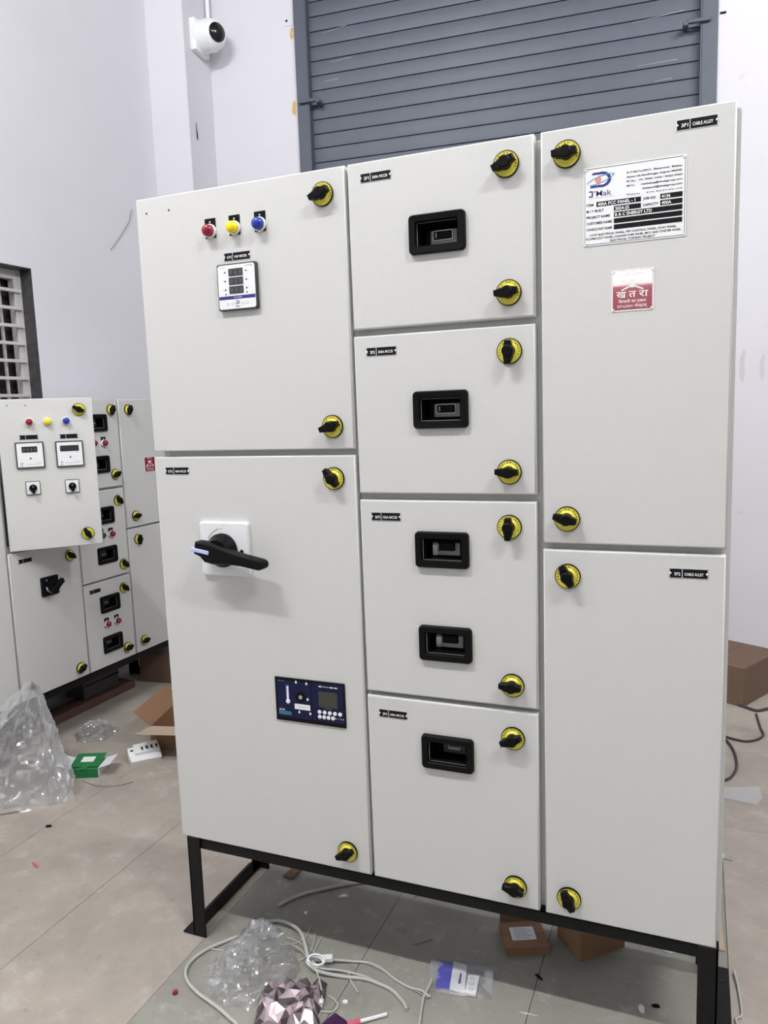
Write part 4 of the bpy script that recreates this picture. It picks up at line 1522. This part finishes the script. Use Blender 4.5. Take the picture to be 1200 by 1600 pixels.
cable([(1.258, 0.301, 0.008), (1.264, 0.26, 0.005), (1.268, 0.20), (1.267, 0.172), (1.256, 0.159), (1.262, 0.13)], 0.0028, CABLE, parent=None, name='white_wire', base=(0, 0))
tag(bpy.context.scene.objects['white_wire'], 'short white wire bent beside the right foot of the stand', 'wire')
cable([(-0.867, 0.553), (-0.783, 0.54), (-0.714, 0.57), (-0.687, 0.606)], 0.0016, CABLEG, parent=None, name='thin_wire', base=(0, 0))
tag(bpy.context.scene.objects['thin_wire'], 'thin grey wire curving on the floor before the green box', 'wire')
cable([(-1.04, 0.27), (-0.976, 0.270), (-0.930, 0.300), (-0.900, 0.330)], 0.003, CABLEG, parent=None, name='grey_wire', base=(0, 0))
tag(bpy.context.scene.objects['grey_wire'], 'grey wire at the foot of the tall clear bag', 'wire')

t = MB()
t.box((-0.02, -0.035, 0), (0.02, 0.03, 0.012), PURPLE, bev=0.004, seg=2)
o = t.build('purple_case', None, (0.470, -0.150, 0), (0, 0, R(-20)))
tag(o, 'dark purple plastic case at the lower picture edge', 'case')
e = empty('marker_pen', (0.515, -0.122, 0), R(42))
tag(e, 'pink capped white stick on the floor in front', 'pen')
t = MB()
t.tube([(-0.02, 0, 0.007), (0.008, 0, 0.007)], 0.0065, PINK, 10, smooth=False)
t.build('cap', e)
t = MB()
t.tube([(0.008, 0, 0.007), (0.068, 0, 0.0045)], 0.0038, WHITEP, 8, smooth=False)
t.build('stick', e)

scraps = [((0.093, -0.179), REDL, (0.008, 0.006, 0.008), 70, 'red_crumb', 'tiny red plastic bit left of the white cable loop', 'scrap'),
          ((-0.615, 0.097), PINK, (0.022, 0.005, 0.004), -20, 'red_scrap', 'small red and black scrap on the bare floor at left', 'scrap'),
          ((0.305, 0.263), WHITEP, (0.014, 0.005, 0.004), 30, 'white_scrap', 'white plastic crumb under the panel next to the pale cable', 'scrap'),
          ((0.241, 0.168), WHITEP, (0.005, 0.005, 0.004), 0, 'white_scrap', 'tiny white crumb at the front end of the pale cable', 'scrap'),
          ((0.563, 0.167), CABLEG, (0.034, 0.003, 0.003), 42, 'wire_offcut', 'straight grey wire offcut in the shade under the panel', 'offcut'),
          ((0.490, 0.330), CABLEG, (0.018, 0.003, 0.003), 60, 'wire_offcut', 'short wire offcut close to the black rail under the panel', 'offcut'),
          ((0.850, 0.031), WHITEINK, (0.024, 0.0012, 0.001), 3, 'wire_offcut', 'pale thin offcut in front of the small labelled carton', 'offcut'),
          ((1.072, 0.124), WHITEP, (0.008, 0.014, 0.006), 15, 'white_scrap', 'white paper scrap on the floor left of the right leg', 'scrap'),
          ((1.100, 0.143), BLACKP, (0.011, 0.004, 0.004), 10, 'black_scrap', 'black plastic scrap next to the white paper scrap', 'scrap'),
          ((0.850, 0.144), BLACKP, (0.014, 0.004, 0.004), -35, 'black_clip', 'dark clip on the floor in front of the labelled carton', 'clip'),
          ((1.126, 0.336), WHITEP, (0.028, 0.012, 0.008), 10, 'white_scrap', 'crumpled white shred beneath the right end of the panel', 'scrap'),
          ((-0.745, 0.275), BLACKP, (0.012, 0.008, 0.004), 20, 'black_scrap', 'dark crumb on the floor near the tall clear bag', 'scrap'),
          ((-0.905, 0.325), WHITEP, (0.026, 0.012, 0.003), 25, 'white_scrap', 'white paper scrap at the edge of the tall clear bag', 'scrap'),
          ((0.465, -0.072), WHITEP, (0.008, 0.006, 0.004), 0, 'white_scrap', 'white crumb beside the looped wire near the foil pouch', 'scrap'),
          ((-1.06, 1.24), MIDGREY, (0.05, 0.02, 0.012), 25, 'grey_scrap', 'grey crumpled scrap on the dark floor below the smaller panel', 'scrap')]
for (xy, m_, sz, rz, nm, lab, cat) in scraps:
    t = MB()
    n = 7
    lo, hi = [], []
    for k in range(n):
        a_ = 2 * math.pi * k / n
        rr = random.uniform(0.75, 1.05)
        lo.append((sz[0] * rr * math.cos(a_), sz[1] * rr * math.sin(a_), 0.0005))
        hi.append((sz[0] * rr * 0.8 * math.cos(a_), sz[1] * rr * 0.8 * math.sin(a_), sz[2] * random.uniform(0.7, 1.2)))
    t.loft([lo, hi], m_)
    tag(t.build(nm, None, (xy[0], xy[1], 0), (0, 0, R(rz)), smooth=False), lab, cat)

t = MB()
t.loft([[(x, y, 0.001) for x, y in ((0.108, 0.285), (0.138, 0.281), (0.152, 0.40), (0.126, 0.402))], [(x, y, 0.007) for x, y in ((0.108, 0.285), (0.138, 0.281), (0.152, 0.40), (0.126, 0.402))]], CARDD)
tag(t.build('wood_offcut', smooth=False), 'flat dark brown offcut lying behind the stand at left', 'offcut')
# clutter below the second panel
t = MB()
t.box((-0.05, -0.42, 0), (0.05, 0.42, 0.035), WOOD, bev=0.004)
tag(t.build('wooden_plank', None, (-1.40, 0.98, 0), (0, 0, R(-2))), 'dark brown wooden plank on the floor under the smaller panel', 'plank')
t = MB()
t.box((-0.06, -0.11, 0), (0.06, 0.11, 0.09), DKGREY, bev=0.006)
t.box((-0.061, -0.105, 0.06), (0.062, 0.105, 0.066), BLACKP)
tag(t.build('grey_case', None, (-1.43, 1.22, 0.035), (0, 0, R(-2))), 'dark grey case standing on the plank under the smaller panel', 'case')
t = MB()
t.box((-0.006, -0.10, 0.0), (0.006, 0.10, 0.004), CARDL)
tag(t.build('wood_strip', None, (1.232, 0.47, 0.0), (0, 0, R(2))), 'narrow pale wooden strip behind the right foot of the stand', 'strip')
